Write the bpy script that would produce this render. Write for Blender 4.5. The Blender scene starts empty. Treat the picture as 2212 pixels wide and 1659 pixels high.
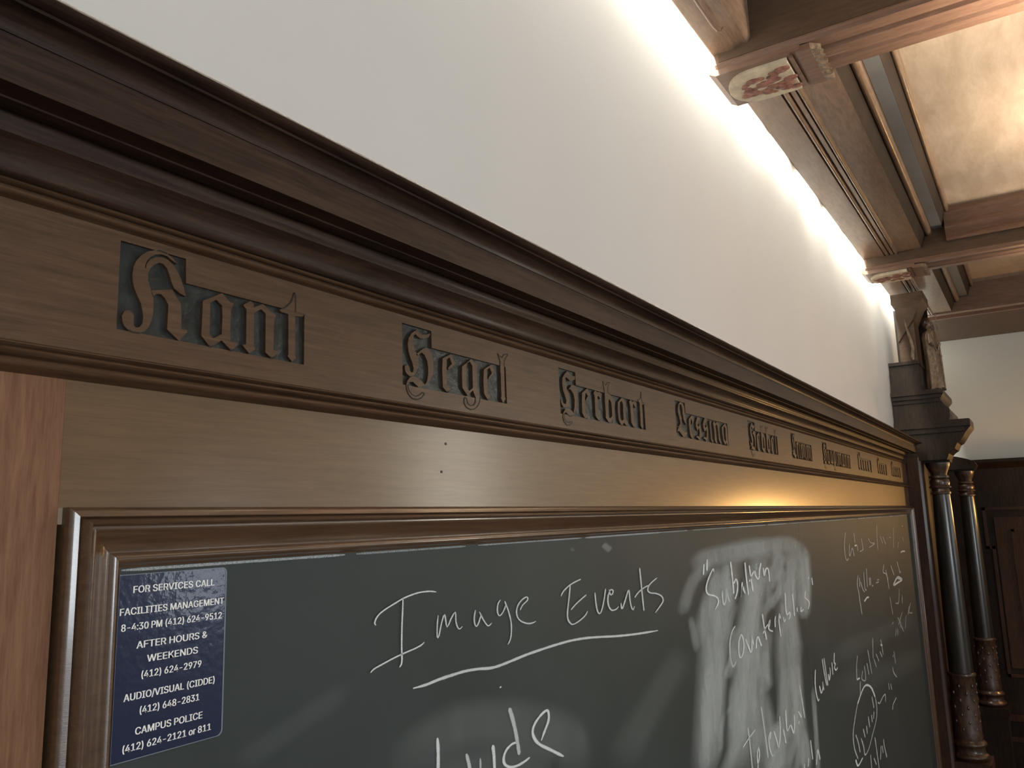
EXPO = 0.0; DAY = 60; DAYK = (1.55, 1.55, .25); DAYE = 110; COVE = 6.3; SCONCE = 44; PEND = 54; PANK = 1.25   # exposure and lamp powers (W)
import bpy, bmesh, math, random
from mathutils import Vector, Matrix
from mathutils.geometry import tessellate_polygon
random.seed(7)
C = bpy.context.scene.collection
S, H = 0.7, 2.2          # one unit of the plan = 0.7 m; eye level 2.2 m above the floor
def W(p, y, z):          # p: out from the panelled wall, y: along it, z: above eye level
    return Vector((S*p, S*y, H + S*z))

# ------------------------------------------------------------------ camera
cam_data = bpy.data.cameras.new('camera'); cam = bpy.data.objects.new('camera', cam_data); C.objects.link(cam)
R = Vector((0.83799265, 0.54493735, -0.02848855)); F = Vector((-0.53360254, 0.82924952, 0.16617329)); U = Vector((0.11417815, -0.12405043, 0.98568496))
m = Matrix((R, U, -F)).transposed().to_4x4(); m.translation = W(1, 0, 0); cam.matrix_world = m
cam_data.sensor_width = 36; cam_data.lens = 1751.48/2212*36; cam_data.clip_start = 0.02
bpy.context.scene.camera = cam

# ------------------------------------------------------------------ world, daylight, exposure
sc = bpy.context.scene
sc.view_settings.view_transform = 'Standard'; sc.view_settings.look = 'None'; sc.view_settings.gamma = 1
sc.view_settings.use_curve_mapping = False
sc.view_settings.exposure = EXPO
sc.cycles.use_denoising = True
sc.cycles.max_bounces = 6; sc.cycles.sample_clamp_indirect = 6
wd = bpy.data.worlds.new('world'); sc.world = wd; wd.use_nodes = True
wd.node_tree.nodes['Background'].inputs[0].default_value = (0.75, 0.85, 1, 1); wd.node_tree.nodes['Background'].inputs[1].default_value = 0.6
def area(name, loc, direction, sx, sy, power, color):
    l = bpy.data.lights.new(name, 'AREA'); l.shape = 'RECTANGLE'; l.size = sx; l.size_y = sy; l.energy = power; l.color = color
    o = bpy.data.objects.new(name, l); C.objects.link(o); o.location = loc
    o.rotation_euler = Vector(direction).to_track_quat('-Z', 'Z').to_euler(); return o

# ---- traced outlines: letters, chalk strokes, sticker lines, wiped patches, all in (y, z) on the wall
NAMES = {
 'Kant': ([(0.5932, 0.3863), (0.693, 0.3868), (0.6946, 0.3507), (0.9198, 0.35), (0.9205, 0.264), (0.5937, 0.2643)], [
  ('K', [(0.6782, 0.3752), (0.6711, 0.3824), (0.6619, 0.3862), (0.6516, 0.3873), (0.6422, 0.3857), (0.6318, 0.3809), (0.623, 0.3731), (0.6165, 0.364), (0.6129, 0.3544), (0.6119, 0.3442), (0.613, 0.3339), (0.6159, 0.324), (0.6212, 0.3146), (0.626, 0.3064), (0.629, 0.2965), (0.6305, 0.2875), (0.6299, 0.2789), (0.6261, 0.2729), (0.6207, 0.271), (0.6176, 0.2732), (0.6168, 0.2796), (0.6172, 0.2862), (0.6139, 0.2914), (0.608, 0.2928), (0.6028, 0.2898), (0.6001, 0.2834), (0.6009, 0.2765), (0.6039, 0.2706), (0.6095, 0.2659), (0.617, 0.2638), (0.6258, 0.2643), (0.6332, 0.2683), (0.6392, 0.2753), (0.6429, 0.2847), (0.6449, 0.2944), (0.6452, 0.3052), (0.6443, 0.3197), (0.6413, 0.3258), (0.6385, 0.3319), (0.6352, 0.3405), (0.6343, 0.3497), (0.6309, 0.355), (0.6297, 0.3594), (0.6318, 0.3666), (0.6364, 0.3739), (0.6447, 0.3802), (0.6533, 0.3828), (0.6621, 0.3825), (0.6713, 0.378)], None),
  ('K', [(0.6309, 0.355), (0.6343, 0.3497), (0.6378, 0.3587), (0.6439, 0.3657), (0.651, 0.3696), (0.6568, 0.3697), (0.6629, 0.365), (0.6671, 0.3564), (0.6712, 0.3463), (0.6761, 0.3378), (0.6854, 0.333), (0.6947, 0.3309), (0.6903, 0.3438), (0.686, 0.354), (0.6802, 0.3638), (0.6731, 0.3718), (0.6638, 0.3777), (0.6549, 0.3788), (0.6449, 0.3762), (0.6365, 0.371), (0.6319, 0.3633)], None),
  ('K', [(0.6401, 0.3271), (0.6586, 0.3324), (0.6732, 0.336), (0.6797, 0.3262), (0.6873, 0.3181), (0.6884, 0.3073), (0.6895, 0.2813), (0.6983, 0.2823), (0.7003, 0.2798), (0.6862, 0.2643), (0.6674, 0.2772), (0.6676, 0.3132), (0.6613, 0.3214), (0.656, 0.3253), (0.6489, 0.3241), (0.6434, 0.3195)], None),
  ('a', [(0.7559, 0.3495), (0.7707, 0.3388), (0.7776, 0.338), (0.7728, 0.3274), (0.7723, 0.3024), (0.7731, 0.2786), (0.7857, 0.2778), (0.7875, 0.2759), (0.7759, 0.2638), (0.7577, 0.2773), (0.7385, 0.2634), (0.7227, 0.2783), (0.7233, 0.3307)], [(0.7463, 0.3372), (0.7566, 0.3299), (0.758, 0.3142), (0.7577, 0.2867), (0.7428, 0.2776), (0.7366, 0.2829), (0.7359, 0.3299)]),
  ('n', [(0.795, 0.3395), (0.8081, 0.3486), (0.8155, 0.3453), (0.8147, 0.3399), (0.8329, 0.349), (0.8481, 0.3399), (0.8597, 0.336), (0.8561, 0.3275), (0.8551, 0.2781), (0.8669, 0.2777), (0.853, 0.264), (0.8397, 0.2718), (0.8385, 0.3348), (0.8294, 0.3399), (0.8159, 0.331), (0.8166, 0.2793), (0.82, 0.2739), (0.8089, 0.2651), (0.7953, 0.2765), (0.8023, 0.2791), (0.8014, 0.3334)], None),
  ('t', [(0.8662, 0.3467), (0.8788, 0.3533), (0.8895, 0.3635), (0.8933, 0.3715), (0.8966, 0.3818), (0.8993, 0.376), (0.8999, 0.3496), (0.9183, 0.3494), (0.9163, 0.3449), (0.8996, 0.3424), (0.9004, 0.2776), (0.9025, 0.2724), (0.894, 0.2651), (0.885, 0.2728), (0.8865, 0.2761), (0.8846, 0.3426), (0.8692, 0.3434)], None),
 ]),
 'Hegel': ([(1.1678, 0.383), (1.258, 0.3828), (1.259, 0.3481), (1.5288, 0.3479), (1.5309, 0.2628), (1.169, 0.2621)], [
  ('H', [(1.2135, 0.3784), (1.22, 0.3728), (1.2305, 0.3703), (1.2422, 0.373), (1.253, 0.3775), (1.2539, 0.3738), (1.246, 0.3667), (1.2342, 0.3622), (1.2227, 0.3614), (1.2133, 0.3641), (1.2086, 0.3676), (1.202, 0.3639), (1.2001, 0.3556), (1.2009, 0.3459), (1.2054, 0.3356), (1.2128, 0.3281), (1.216, 0.3188), (1.2153, 0.3064), (1.2104, 0.2935), (1.2019, 0.2844), (1.1927, 0.2801), (1.1845, 0.282), (1.1773, 0.2876), (1.1747, 0.2945), (1.1756, 0.2994), (1.1829, 0.3026), (1.1883, 0.2988), (1.1901, 0.2918), (1.1946, 0.2882), (1.1992, 0.2907), (1.2012, 0.2982), (1.1967, 0.3098), (1.1904, 0.3197), (1.1859, 0.3312), (1.1839, 0.3442), (1.1871, 0.3558), (1.1956, 0.3671)], None),
  ('H', [(1.209, 0.3276), (1.2301, 0.3415), (1.2417, 0.3465), (1.2514, 0.343), (1.2581, 0.3353), (1.2624, 0.3234), (1.2629, 0.3083), (1.2603, 0.2941), (1.2522, 0.2806), (1.2375, 0.2694), (1.2356, 0.2698), (1.2425, 0.2781), (1.2456, 0.2909), (1.2462, 0.3059), (1.2432, 0.3192), (1.2356, 0.3293), (1.2271, 0.3335), (1.2165, 0.3275), (1.2118, 0.3243)], None),
  ('H', [(1.2365, 0.2693), (1.226, 0.2655), (1.2156, 0.263), (1.2082, 0.2658), (1.199, 0.2707), (1.1898, 0.2695), (1.1843, 0.2646), (1.1839, 0.2585), (1.1869, 0.2517), (1.1941, 0.246), (1.206, 0.2431), (1.2172, 0.2468), (1.2287, 0.2536), (1.2334, 0.2511), (1.2247, 0.2428), (1.2115, 0.2377), (1.1967, 0.2379), (1.1859, 0.2444), (1.1797, 0.2533), (1.1789, 0.2627), (1.1826, 0.2716), (1.1899, 0.2785), (1.1991, 0.2816), (1.2121, 0.2809), (1.2243, 0.2763)], None),
  ('e', [(1.3225, 0.3455), (1.3368, 0.3267), (1.3143, 0.3112), (1.3108, 0.3139), (1.3251, 0.325), (1.317, 0.3375), (1.3075, 0.3315), (1.3059, 0.3093), (1.3062, 0.2786), (1.3195, 0.2732), (1.3079, 0.2623), (1.2934, 0.272), (1.2916, 0.3073), (1.2936, 0.3319)], None),
  ('g', [(1.3944, 0.346), (1.4156, 0.3343), (1.4136, 0.311), (1.4149, 0.2841), (1.4213, 0.2728), (1.4231, 0.2595), (1.4158, 0.2467), (1.4019, 0.2379), (1.3883, 0.2353), (1.373, 0.2383), (1.3646, 0.2479), (1.366, 0.2572), (1.3715, 0.2592), (1.3757, 0.2544), (1.3766, 0.2479), (1.3864, 0.2437), (1.3976, 0.2455), (1.4058, 0.2523), (1.4069, 0.2644), (1.4008, 0.2731), (1.3976, 0.278), (1.3782, 0.2639), (1.3601, 0.2788), (1.3593, 0.3037), (1.3604, 0.3249)], [(1.3885, 0.3397), (1.3973, 0.3316), (1.3976, 0.3088), (1.3978, 0.2827), (1.3841, 0.2751), (1.3755, 0.282), (1.3741, 0.3057), (1.376, 0.3325)]),
  ('e', [(1.4727, 0.3461), (1.4841, 0.3274), (1.4592, 0.3109), (1.4576, 0.3127), (1.4718, 0.3257), (1.4639, 0.3371), (1.4541, 0.3316), (1.4527, 0.3093), (1.4531, 0.2792), (1.4636, 0.2735), (1.4536, 0.2622), (1.4396, 0.2762), (1.4382, 0.3006), (1.4403, 0.3296)], None),
  ('l', [(1.496, 0.3743), (1.5057, 0.3687), (1.5132, 0.367), (1.5225, 0.3756), (1.5367, 0.3793), (1.5373, 0.3758), (1.5272, 0.3677), (1.5221, 0.3569), (1.522, 0.3397), (1.5216, 0.2787), (1.5246, 0.2734), (1.5145, 0.2632), (1.5055, 0.2727), (1.5077, 0.2771), (1.5074, 0.3235), (1.5053, 0.3587)], None),
 ]),
 'Herbart': ([(1.7747, 0.3817), (1.8643, 0.3822), (1.8652, 0.3475), (2.3031, 0.3448), (2.3053, 0.263), (1.778, 0.2643)], [
  ('H', [(1.8211, 0.3794), (1.832, 0.372), (1.8461, 0.3694), (1.862, 0.3709), (1.8599, 0.3623), (1.8449, 0.3558), (1.8319, 0.3548), (1.817, 0.3611), (1.8095, 0.362), (1.8082, 0.3467), (1.8122, 0.3333), (1.8238, 0.3196), (1.8265, 0.3047), (1.8213, 0.2891), (1.8106, 0.2824), (1.793, 0.2812), (1.7825, 0.29), (1.7808, 0.2998), (1.788, 0.2968), (1.7938, 0.2912), (1.8063, 0.2913), (1.8096, 0.3004), (1.8029, 0.3122), (1.794, 0.3261), (1.7907, 0.3407), (1.7927, 0.3572), (1.805, 0.369)], None),
  ('H', [(1.8222, 0.3308), (1.8415, 0.3458), (1.8598, 0.3455), (1.8704, 0.3301), (1.8699, 0.3095), (1.8627, 0.2883), (1.8483, 0.2723), (1.8458, 0.2739), (1.8523, 0.2885), (1.8539, 0.3077), (1.8486, 0.3224), (1.8339, 0.3328)], None),
  ('H', [(1.8481, 0.2704), (1.8292, 0.2611), (1.8216, 0.2616), (1.8046, 0.27), (1.7954, 0.2654), (1.7945, 0.2542), (1.8026, 0.245), (1.8176, 0.2438), (1.8333, 0.2489), (1.8357, 0.246), (1.8223, 0.2386), (1.8069, 0.2367), (1.7925, 0.2441), (1.7872, 0.256), (1.7893, 0.266), (1.8028, 0.2785), (1.8181, 0.2806), (1.8357, 0.2767)], None),
  ('e', [(1.9289, 0.3469), (1.9429, 0.332), (1.9217, 0.3138), (1.9176, 0.3147), (1.9298, 0.3266), (1.9167, 0.3342), (1.9123, 0.3167), (1.9127, 0.2765), (1.9273, 0.2707), (1.917, 0.2633), (1.9061, 0.2636), (1.8936, 0.276), (1.8935, 0.3043), (1.8972, 0.3307)], None),
  ('r', [(1.9741, 0.3463), (1.9867, 0.3424), (2.0016, 0.3455), (2.0158, 0.3404), (2.004, 0.3255), (1.9931, 0.3337), (1.9869, 0.3303), (1.9877, 0.309), (1.9875, 0.2782), (2.0031, 0.2743), (1.9902, 0.2625), (1.9699, 0.2753), (1.9694, 0.3137), (1.9697, 0.3311), (1.9632, 0.3377)], None),
  ('b', [(2.0227, 0.3781), (2.0327, 0.3732), (2.0398, 0.3692), (2.0528, 0.3778), (2.0685, 0.3805), (2.0584, 0.373), (2.0527, 0.3626), (2.0522, 0.3487), (2.0693, 0.3458), (2.0905, 0.3266), (2.0913, 0.3059), (2.0804, 0.2785), (2.054, 0.2619), (2.0315, 0.2769), (2.0336, 0.2825), (2.0324, 0.3136), (2.0315, 0.3477), (2.0285, 0.3624)], [(2.0587, 0.3329), (2.0714, 0.3232), (2.074, 0.3041), (2.0732, 0.2834), (2.0587, 0.2766), (2.0502, 0.2827), (2.0522, 0.3157)]),
  ('a', [(2.1454, 0.3467), (2.1703, 0.3352), (2.1652, 0.3203), (2.1653, 0.2805), (2.1782, 0.2773), (2.1665, 0.2628), (2.1512, 0.2722), (2.1321, 0.2614), (2.1163, 0.2762), (2.112, 0.3079), (2.116, 0.3294)], [(2.1408, 0.3348), (2.1494, 0.3258), (2.1484, 0.303), (2.1491, 0.2819), (2.1371, 0.2766), (2.1235, 0.2838), (2.1249, 0.3092), (2.1288, 0.3293)]),
  ('r', [(2.2034, 0.346), (2.2164, 0.3408), (2.2307, 0.3453), (2.249, 0.3391), (2.2349, 0.3245), (2.2242, 0.3351), (2.2188, 0.3331), (2.2189, 0.3069), (2.2188, 0.2794), (2.2339, 0.2763), (2.2201, 0.2621), (2.2015, 0.2764), (2.1997, 0.3166), (2.1981, 0.3309), (2.1922, 0.3375)], None),
  ('t', [(2.2538, 0.3492), (2.2778, 0.3571), (2.2824, 0.3785), (2.285, 0.3579), (2.287, 0.3461), (2.3014, 0.3462), (2.299, 0.3414), (2.2861, 0.3393), (2.2876, 0.3105), (2.2859, 0.2792), (2.29, 0.2751), (2.2778, 0.2638), (2.2666, 0.2732), (2.269, 0.2778), (2.2688, 0.3161), (2.2688, 0.3427)], None),
 ]),
 'Lessing': ([(2.5566, 0.3825), (2.6508, 0.3833), (2.6515, 0.348), (3.0935, 0.348), (3.0935, 0.261), (2.5594, 0.2625)], [
  ('L', [(2.607, 0.3817), (2.63, 0.3798), (2.6415, 0.3684), (2.645, 0.3399), (2.6513, 0.3078), (2.6389, 0.3143), (2.6274, 0.3257), (2.6237, 0.3429), (2.6231, 0.359), (2.6155, 0.3733), (2.6041, 0.3746), (2.5951, 0.36), (2.6034, 0.341), (2.6122, 0.3244), (2.6012, 0.2987), (2.5829, 0.2972), (2.5979, 0.3083), (2.5938, 0.3227), (2.5834, 0.3391), (2.58, 0.3535), (2.5889, 0.3717)], None),
  ('L', [(2.5825, 0.2947), (2.5955, 0.2939), (2.6137, 0.2849), (2.6362, 0.2798), (2.6572, 0.2832), (2.6489, 0.2751), (2.6297, 0.2613), (2.6166, 0.2629), (2.5984, 0.2727), (2.5833, 0.2801), (2.5702, 0.2791), (2.5645, 0.2738), (2.5675, 0.2826)], None),
  ('e', [(2.7099, 0.3459), (2.7258, 0.3268), (2.7073, 0.3124), (2.704, 0.3134), (2.7112, 0.3243), (2.7009, 0.3348), (2.6928, 0.3189), (2.6934, 0.2935), (2.6973, 0.2761), (2.7121, 0.2708), (2.6981, 0.2616), (2.683, 0.2738), (2.6788, 0.2987), (2.6792, 0.3304)], None),
  ('s', [(2.7632, 0.3443), (2.7889, 0.3454), (2.7788, 0.3307), (2.764, 0.3295), (2.7582, 0.318), (2.7673, 0.3083), (2.7825, 0.3213), (2.7915, 0.3103), (2.7922, 0.2947), (2.787, 0.2774), (2.7658, 0.2617), (2.7563, 0.2688), (2.7388, 0.2714), (2.7543, 0.2777), (2.7717, 0.2737), (2.7791, 0.2937), (2.7742, 0.3063), (2.7575, 0.2946), (2.7474, 0.308), (2.7448, 0.3233)], None),
  ('s', [(2.8378, 0.3471), (2.8647, 0.3482), (2.8541, 0.3333), (2.8386, 0.3319), (2.8325, 0.3202), (2.8419, 0.3104), (2.8579, 0.3236), (2.8672, 0.3124), (2.8678, 0.2964), (2.8624, 0.2788), (2.8402, 0.2627), (2.8302, 0.27), (2.812, 0.2726), (2.8282, 0.279), (2.8464, 0.275), (2.8542, 0.2954), (2.8491, 0.3083), (2.8316, 0.2964), (2.8211, 0.31), (2.8185, 0.3256)], None),
  ('i', [(2.8947, 0.3435), (2.9074, 0.3385), (2.9004, 0.3231), (2.8988, 0.2961), (2.9023, 0.2749), (2.9195, 0.272), (2.9075, 0.2618), (2.8921, 0.2728), (2.8917, 0.3089), (2.8872, 0.3354)], None),
  ('n', [(2.9386, 0.3452), (2.9529, 0.3369), (2.9709, 0.3453), (2.9974, 0.3351), (2.9893, 0.3165), (2.9935, 0.2783), (3.0089, 0.2724), (2.9985, 0.2628), (2.9807, 0.2761), (2.9795, 0.3089), (2.9756, 0.3292), (2.9647, 0.3352), (2.9529, 0.3273), (2.9533, 0.3001), (2.9566, 0.2677), (2.9451, 0.2608), (2.9356, 0.273), (2.9358, 0.3124), (2.927, 0.3375)], None),
  ('g', [(3.0629, 0.3462), (3.0822, 0.3365), (3.0822, 0.3167), (3.0845, 0.2886), (3.0872, 0.262), (3.0741, 0.2612), (3.0704, 0.2736), (3.0487, 0.2625), (3.031, 0.278), (3.0243, 0.3053), (3.0253, 0.3291)], [(3.0542, 0.3356), (3.0675, 0.3282), (3.0652, 0.3083), (3.0658, 0.2817), (3.0515, 0.2752), (3.0411, 0.2857), (3.0393, 0.3064), (3.0418, 0.3276)]),
 ]),
}
STROKES = [
 ('image', 0.0031, 0.0047, 0.95, [(1.0905, -0.1723), (1.0873, -0.1684), (1.0905, -0.1616), (1.0996, -0.1542), (1.1163, -0.1474), (1.1409, -0.14), (1.1623, -0.1339), (1.1883, -0.1293), (1.213, -0.127), (1.2405, -0.1277), (1.26, -0.1307)]),
 ('image', 0.0030, 0.0047, 0.95, [(1.1623, -0.1321), (1.1616, -0.1496), (1.1596, -0.1743), (1.1584, -0.199), (1.158, -0.2236), (1.1587, -0.2396), (1.1565, -0.2478), (1.1516, -0.2519)]),
 ('image', 0.0031, 0.0047, 0.95, [(1.0772, -0.2489), (1.0851, -0.2443), (1.1104, -0.2389), (1.1384, -0.2335), (1.1673, -0.2292), (1.1952, -0.2257), (1.2137, -0.222), (1.222, -0.218)]),
 ('image', 0.0029, 0.0048, 0.85, [(1.2645, -0.1745), (1.2613, -0.1926), (1.2609, -0.2135), (1.2659, -0.2128), (1.2741, -0.1914), (1.2844, -0.1754), (1.2917, -0.1995), (1.3034, -0.1868), (1.3187, -0.1743), (1.3205, -0.1928), (1.326, -0.2043), (1.3329, -0.2079), (1.3413, -0.2041)]),
 ('image', 0.0030, 0.0053, 0.85, [(1.3871, -0.1773), (1.3821, -0.1915), (1.3836, -0.2043), (1.3896, -0.2099), (1.3987, -0.2018), (1.4068, -0.1872)]),
 ('image', 0.0031, 0.0054, 0.85, [(1.4006, -0.1823), (1.4139, -0.1993), (1.4263, -0.2114), (1.434, -0.2138), (1.4446, -0.2093)]),
 ('image', 0.0031, 0.0057, 0.85, [(1.48, -0.1656), (1.4702, -0.172), (1.4661, -0.1848), (1.4692, -0.1953), (1.4771, -0.198), (1.4898, -0.1902), (1.4986, -0.1792)]),
 ('image', 0.0032, 0.0059, 0.85, [(1.4949, -0.17), (1.5078, -0.1906), (1.5178, -0.2155), (1.518, -0.2379), (1.5131, -0.252), (1.5029, -0.261)]),
 ('image', 0.0033, 0.0062, 0.85, [(1.556, -0.1952), (1.5659, -0.1857), (1.5853, -0.1778), (1.5888, -0.1724), (1.5826, -0.1694), (1.5634, -0.1741), (1.5474, -0.1839), (1.5406, -0.196), (1.5445, -0.2093), (1.5578, -0.2188), (1.5824, -0.2265), (1.6047, -0.2283), (1.6211, -0.226)]),
 ('events', 0.0036, 0.0076, 0.85, [(1.739, -0.1818), (1.75, -0.1722), (1.7807, -0.1605), (1.8119, -0.1539), (1.8418, -0.1498)]),
 ('events', 0.0036, 0.0075, 0.85, [(1.7865, -0.1592), (1.7812, -0.1785), (1.7735, -0.2028), (1.7674, -0.2234), (1.7687, -0.2394), (1.7864, -0.2524), (1.8113, -0.2514), (1.8432, -0.2442), (1.8618, -0.2371), (1.8706, -0.2298)]),
 ('events', 0.0037, 0.0079, 0.85, [(1.7854, -0.2182), (1.8072, -0.2088), (1.8394, -0.1982), (1.8682, -0.1898)]),
 ('events', 0.0038, 0.0085, 0.85, [(1.9147, -0.1883), (1.9177, -0.2131), (1.924, -0.2344), (1.9359, -0.2436), (1.9496, -0.2352), (1.9653, -0.21), (1.9768, -0.184)]),
 ('events', 0.0039, 0.0089, 0.85, [(1.9965, -0.1876), (2.0039, -0.2019), (2.0153, -0.2009), (2.0208, -0.1926), (2.0053, -0.1893), (1.9904, -0.2026), (1.9865, -0.2178), (1.9917, -0.2318), (2.0063, -0.242), (2.0313, -0.2427), (2.0505, -0.2367)]),
 ('events', 0.0041, 0.0098, 0.85, [(2.0654, -0.2293), (2.0664, -0.2413), (2.0732, -0.244), (2.0949, -0.2221), (2.1181, -0.1998), (2.1234, -0.2288), (2.1309, -0.2479), (2.14, -0.2549), (2.1511, -0.2458)]),
 ('events', 0.0043, 0.0104, 0.85, [(2.1985, -0.1444), (2.2028, -0.1838), (2.2076, -0.2263), (2.2128, -0.2656)]),
 ('events', 0.0043, 0.0106, 0.85, [(2.154, -0.2235), (2.181, -0.2114), (2.2241, -0.2013), (2.2568, -0.1976)]),
 ('events', 0.0044, 0.0112, 0.85, [(2.3203, -0.1807), (2.2855, -0.189), (2.2567, -0.1986), (2.2469, -0.2107), (2.2646, -0.2197), (2.3081, -0.2256), (2.3463, -0.2367), (2.3558, -0.2508), (2.3308, -0.2637), (2.292, -0.2792)]),
 ('underline', 0.0063, 0.0122, 0.85, [(1.1887, -0.2942), (1.2252, -0.2945), (1.2645, -0.2918), (1.3056, -0.2907), (1.3485, -0.2903), (1.3934, -0.2934), (1.4563, -0.2991), (1.5722, -0.2928), (1.6367, -0.2907), (1.705, -0.2894), (1.7776, -0.2897), (1.8546, -0.2937), (1.9364, -0.3015), (2.0236, -0.3109), (2.1172, -0.319), (2.2074, -0.3253), (2.3039, -0.331)]),
 ('lude', 0.0046, 0.0083, 0.95, [(1.4674, -0.343), (1.4741, -0.3416)]),
 ('lude', 0.0065, 0.0103, 0.95, [(1.2571, -0.3946), (1.2592, -0.4168), (1.2584, -0.4549)]),
 ('lude', 0.0071, 0.0122, 0.95, [(1.437, -0.4486), (1.4409, -0.4681), (1.4423, -0.5071)]),
 ('lude', 0.0076, 0.0126, 0.7, [(1.3466, -0.4438), (1.3533, -0.46), (1.3612, -0.4861)]),
 ('lude', 0.0084, 0.0151, 0.7, [(1.5018, -0.3899), (1.5141, -0.4154), (1.5261, -0.4498), (1.5359, -0.4909)]),
 ('lude', 0.0043, 0.0072, 0.6, [(1.3931, -0.4632), (1.3935, -0.4944)]),
 ('lude', 0.0059, 0.0102, 0.95, [(1.5287, -0.4645), (1.5083, -0.4633), (1.4861, -0.4703), (1.4756, -0.4833), (1.4799, -0.4963), (1.4993, -0.5063), (1.5262, -0.5105), (1.5541, -0.5095), (1.5775, -0.5063)]),
 ('lude', 0.0063, 0.0117, 0.95, [(1.627, -0.4833), (1.6414, -0.468), (1.6601, -0.4495), (1.6631, -0.435), (1.656, -0.425), (1.6287, -0.4299), (1.6016, -0.4428), (1.5915, -0.457), (1.5996, -0.4735), (1.6209, -0.4902), (1.6655, -0.5117), (1.7236, -0.5398)]),
 ('subaltern', 0.0055, 0.0159, 1, [(2.725, -0.1642), (2.7122, -0.2001)]),
 ('subaltern', 0.0056, 0.0163, 1, [(2.7594, -0.1504), (2.7497, -0.1893)]),
 ('subaltern', 0.0055, 0.0160, 1, [(2.8178, -0.1972), (2.8168, -0.1856), (2.7868, -0.1985), (2.748, -0.225), (2.7303, -0.248), (2.7465, -0.266), (2.8049, -0.2768), (2.8404, -0.2892), (2.8406, -0.3051), (2.8057, -0.3231)]),
 ('subaltern', 0.0058, 0.0176, 1, [(2.8913, -0.2672), (2.8903, -0.2984), (2.9022, -0.3169), (2.9238, -0.3015), (2.9397, -0.2631), (2.9481, -0.2921), (2.9659, -0.3126)]),
 ('subaltern', 0.0060, 0.0187, 1, [(3.0053, -0.1722), (3.0112, -0.2137), (3.0155, -0.2622), (3.0149, -0.2885)]),
 ('subaltern', 0.0061, 0.0192, 1, [(3.0253, -0.2533), (3.0523, -0.2384), (3.0678, -0.2566), (3.0571, -0.285), (3.0257, -0.3087)]),
 ('subaltern', 0.0061, 0.0198, 1, [(3.1248, -0.2549), (3.1082, -0.2894), (3.0956, -0.3079), (3.1249, -0.271), (3.1375, -0.2869), (3.1532, -0.3007)]),
 ('subaltern', 0.0063, 0.0205, 1, [(3.1753, -0.1843), (3.18, -0.2503), (3.1907, -0.309)]),
 ('subaltern', 0.0063, 0.0211, 1, [(3.2255, -0.1987), (3.236, -0.2494), (3.2516, -0.3004)]),
 ('subaltern', 0.0064, 0.0215, 1, [(3.2116, -0.2603), (3.267, -0.231), (3.3164, -0.2134)]),
 ('subaltern', 0.0065, 0.0218, 1, [(3.296, -0.2225), (3.3202, -0.1992), (3.298, -0.2148), (3.2963, -0.2382), (3.3271, -0.2586), (3.3531, -0.2474)]),
 ('subaltern', 0.0066, 0.0226, 1, [(3.3849, -0.1989), (3.3594, -0.224), (3.3486, -0.247)]),
 ('subaltern', 0.0068, 0.0239, 1, [(3.4123, -0.2193), (3.4176, -0.2519), (3.4431, -0.2294), (3.4733, -0.2259), (3.4873, -0.2459), (3.487, -0.2813)]),
 ('counterpublics', 0.0054, 0.0157, 0.95, [(3.0063, -0.4019), (2.9687, -0.4161), (2.9403, -0.4425), (2.9306, -0.4688), (2.9287, -0.5003), (2.9375, -0.5202), (2.9524, -0.5362), (2.9726, -0.5302), (2.9893, -0.5235)]),
 ('counterpublics', 0.0055, 0.0166, 0.95, [(3.0682, -0.438), (3.0402, -0.4558), (3.0271, -0.4847), (3.0309, -0.5111), (3.0488, -0.5183), (3.0762, -0.5036), (3.0903, -0.4793), (3.0842, -0.4545), (3.0682, -0.438)]),
 ('counterpublics', 0.0058, 0.0182, 0.95, [(3.1151, -0.4609), (3.1405, -0.491), (3.1712, -0.5185), (3.1876, -0.4877), (3.1889, -0.4595), (3.2018, -0.4822), (3.2087, -0.4955)]),
 ('counterpublics', 0.0059, 0.0191, 0.95, [(3.2367, -0.5143), (3.2493, -0.4836), (3.2696, -0.4737), (3.2872, -0.4911), (3.308, -0.5142)]),
 ('counterpublics', 0.0061, 0.0202, 0.95, [(3.3495, -0.3962), (3.3602, -0.4415), (3.3813, -0.4998)]),
 ('counterpublics', 0.0061, 0.0204, 0.95, [(3.3382, -0.471), (3.3906, -0.4503), (3.4413, -0.4405)]),
 ('counterpublics', 0.0062, 0.0207, 0.95, [(3.4314, -0.4578), (3.4489, -0.4308), (3.4189, -0.451), (3.4332, -0.4686), (3.4789, -0.4795)]),
 ('counterpublics', 0.0063, 0.0219, 0.95, [(3.5172, -0.4681), (3.5201, -0.4415), (3.5353, -0.4243)]),
 ('counterpublics', 0.0064, 0.0224, 0.95, [(3.5934, -0.4196), (3.5778, -0.4536), (3.5902, -0.5152)]),
 ('counterpublics', 0.0065, 0.0228, 0.95, [(3.5926, -0.4223), (3.6071, -0.4432)]),
 ('counterpublics', 0.0065, 0.0232, 0.95, [(3.6507, -0.4397), (3.6596, -0.463), (3.6848, -0.4519)]),
 ('counterpublics', 0.0067, 0.0245, 0.95, [(3.7076, -0.3452), (3.7004, -0.4028), (3.7112, -0.4379), (3.7575, -0.4329), (3.7571, -0.4514), (3.7314, -0.4614)]),
 ('counterpublics', 0.0068, 0.0255, 0.95, [(3.8273, -0.36), (3.832, -0.416), (3.8319, -0.4582)]),
 ('counterpublics', 0.0069, 0.0259, 0.95, [(3.8882, -0.4246), (3.8872, -0.4452)]),
 ('counterpublics', 0.0070, 0.0267, 0.95, [(3.9598, -0.4288), (3.9527, -0.4491), (4.004, -0.4454)]),
 ('counterpublics', 0.0073, 0.0288, 0.95, [(4.0697, -0.369), (4.0476, -0.3948), (4.1103, -0.4191), (4.1101, -0.4377), (4.0845, -0.4537)]),
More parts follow.
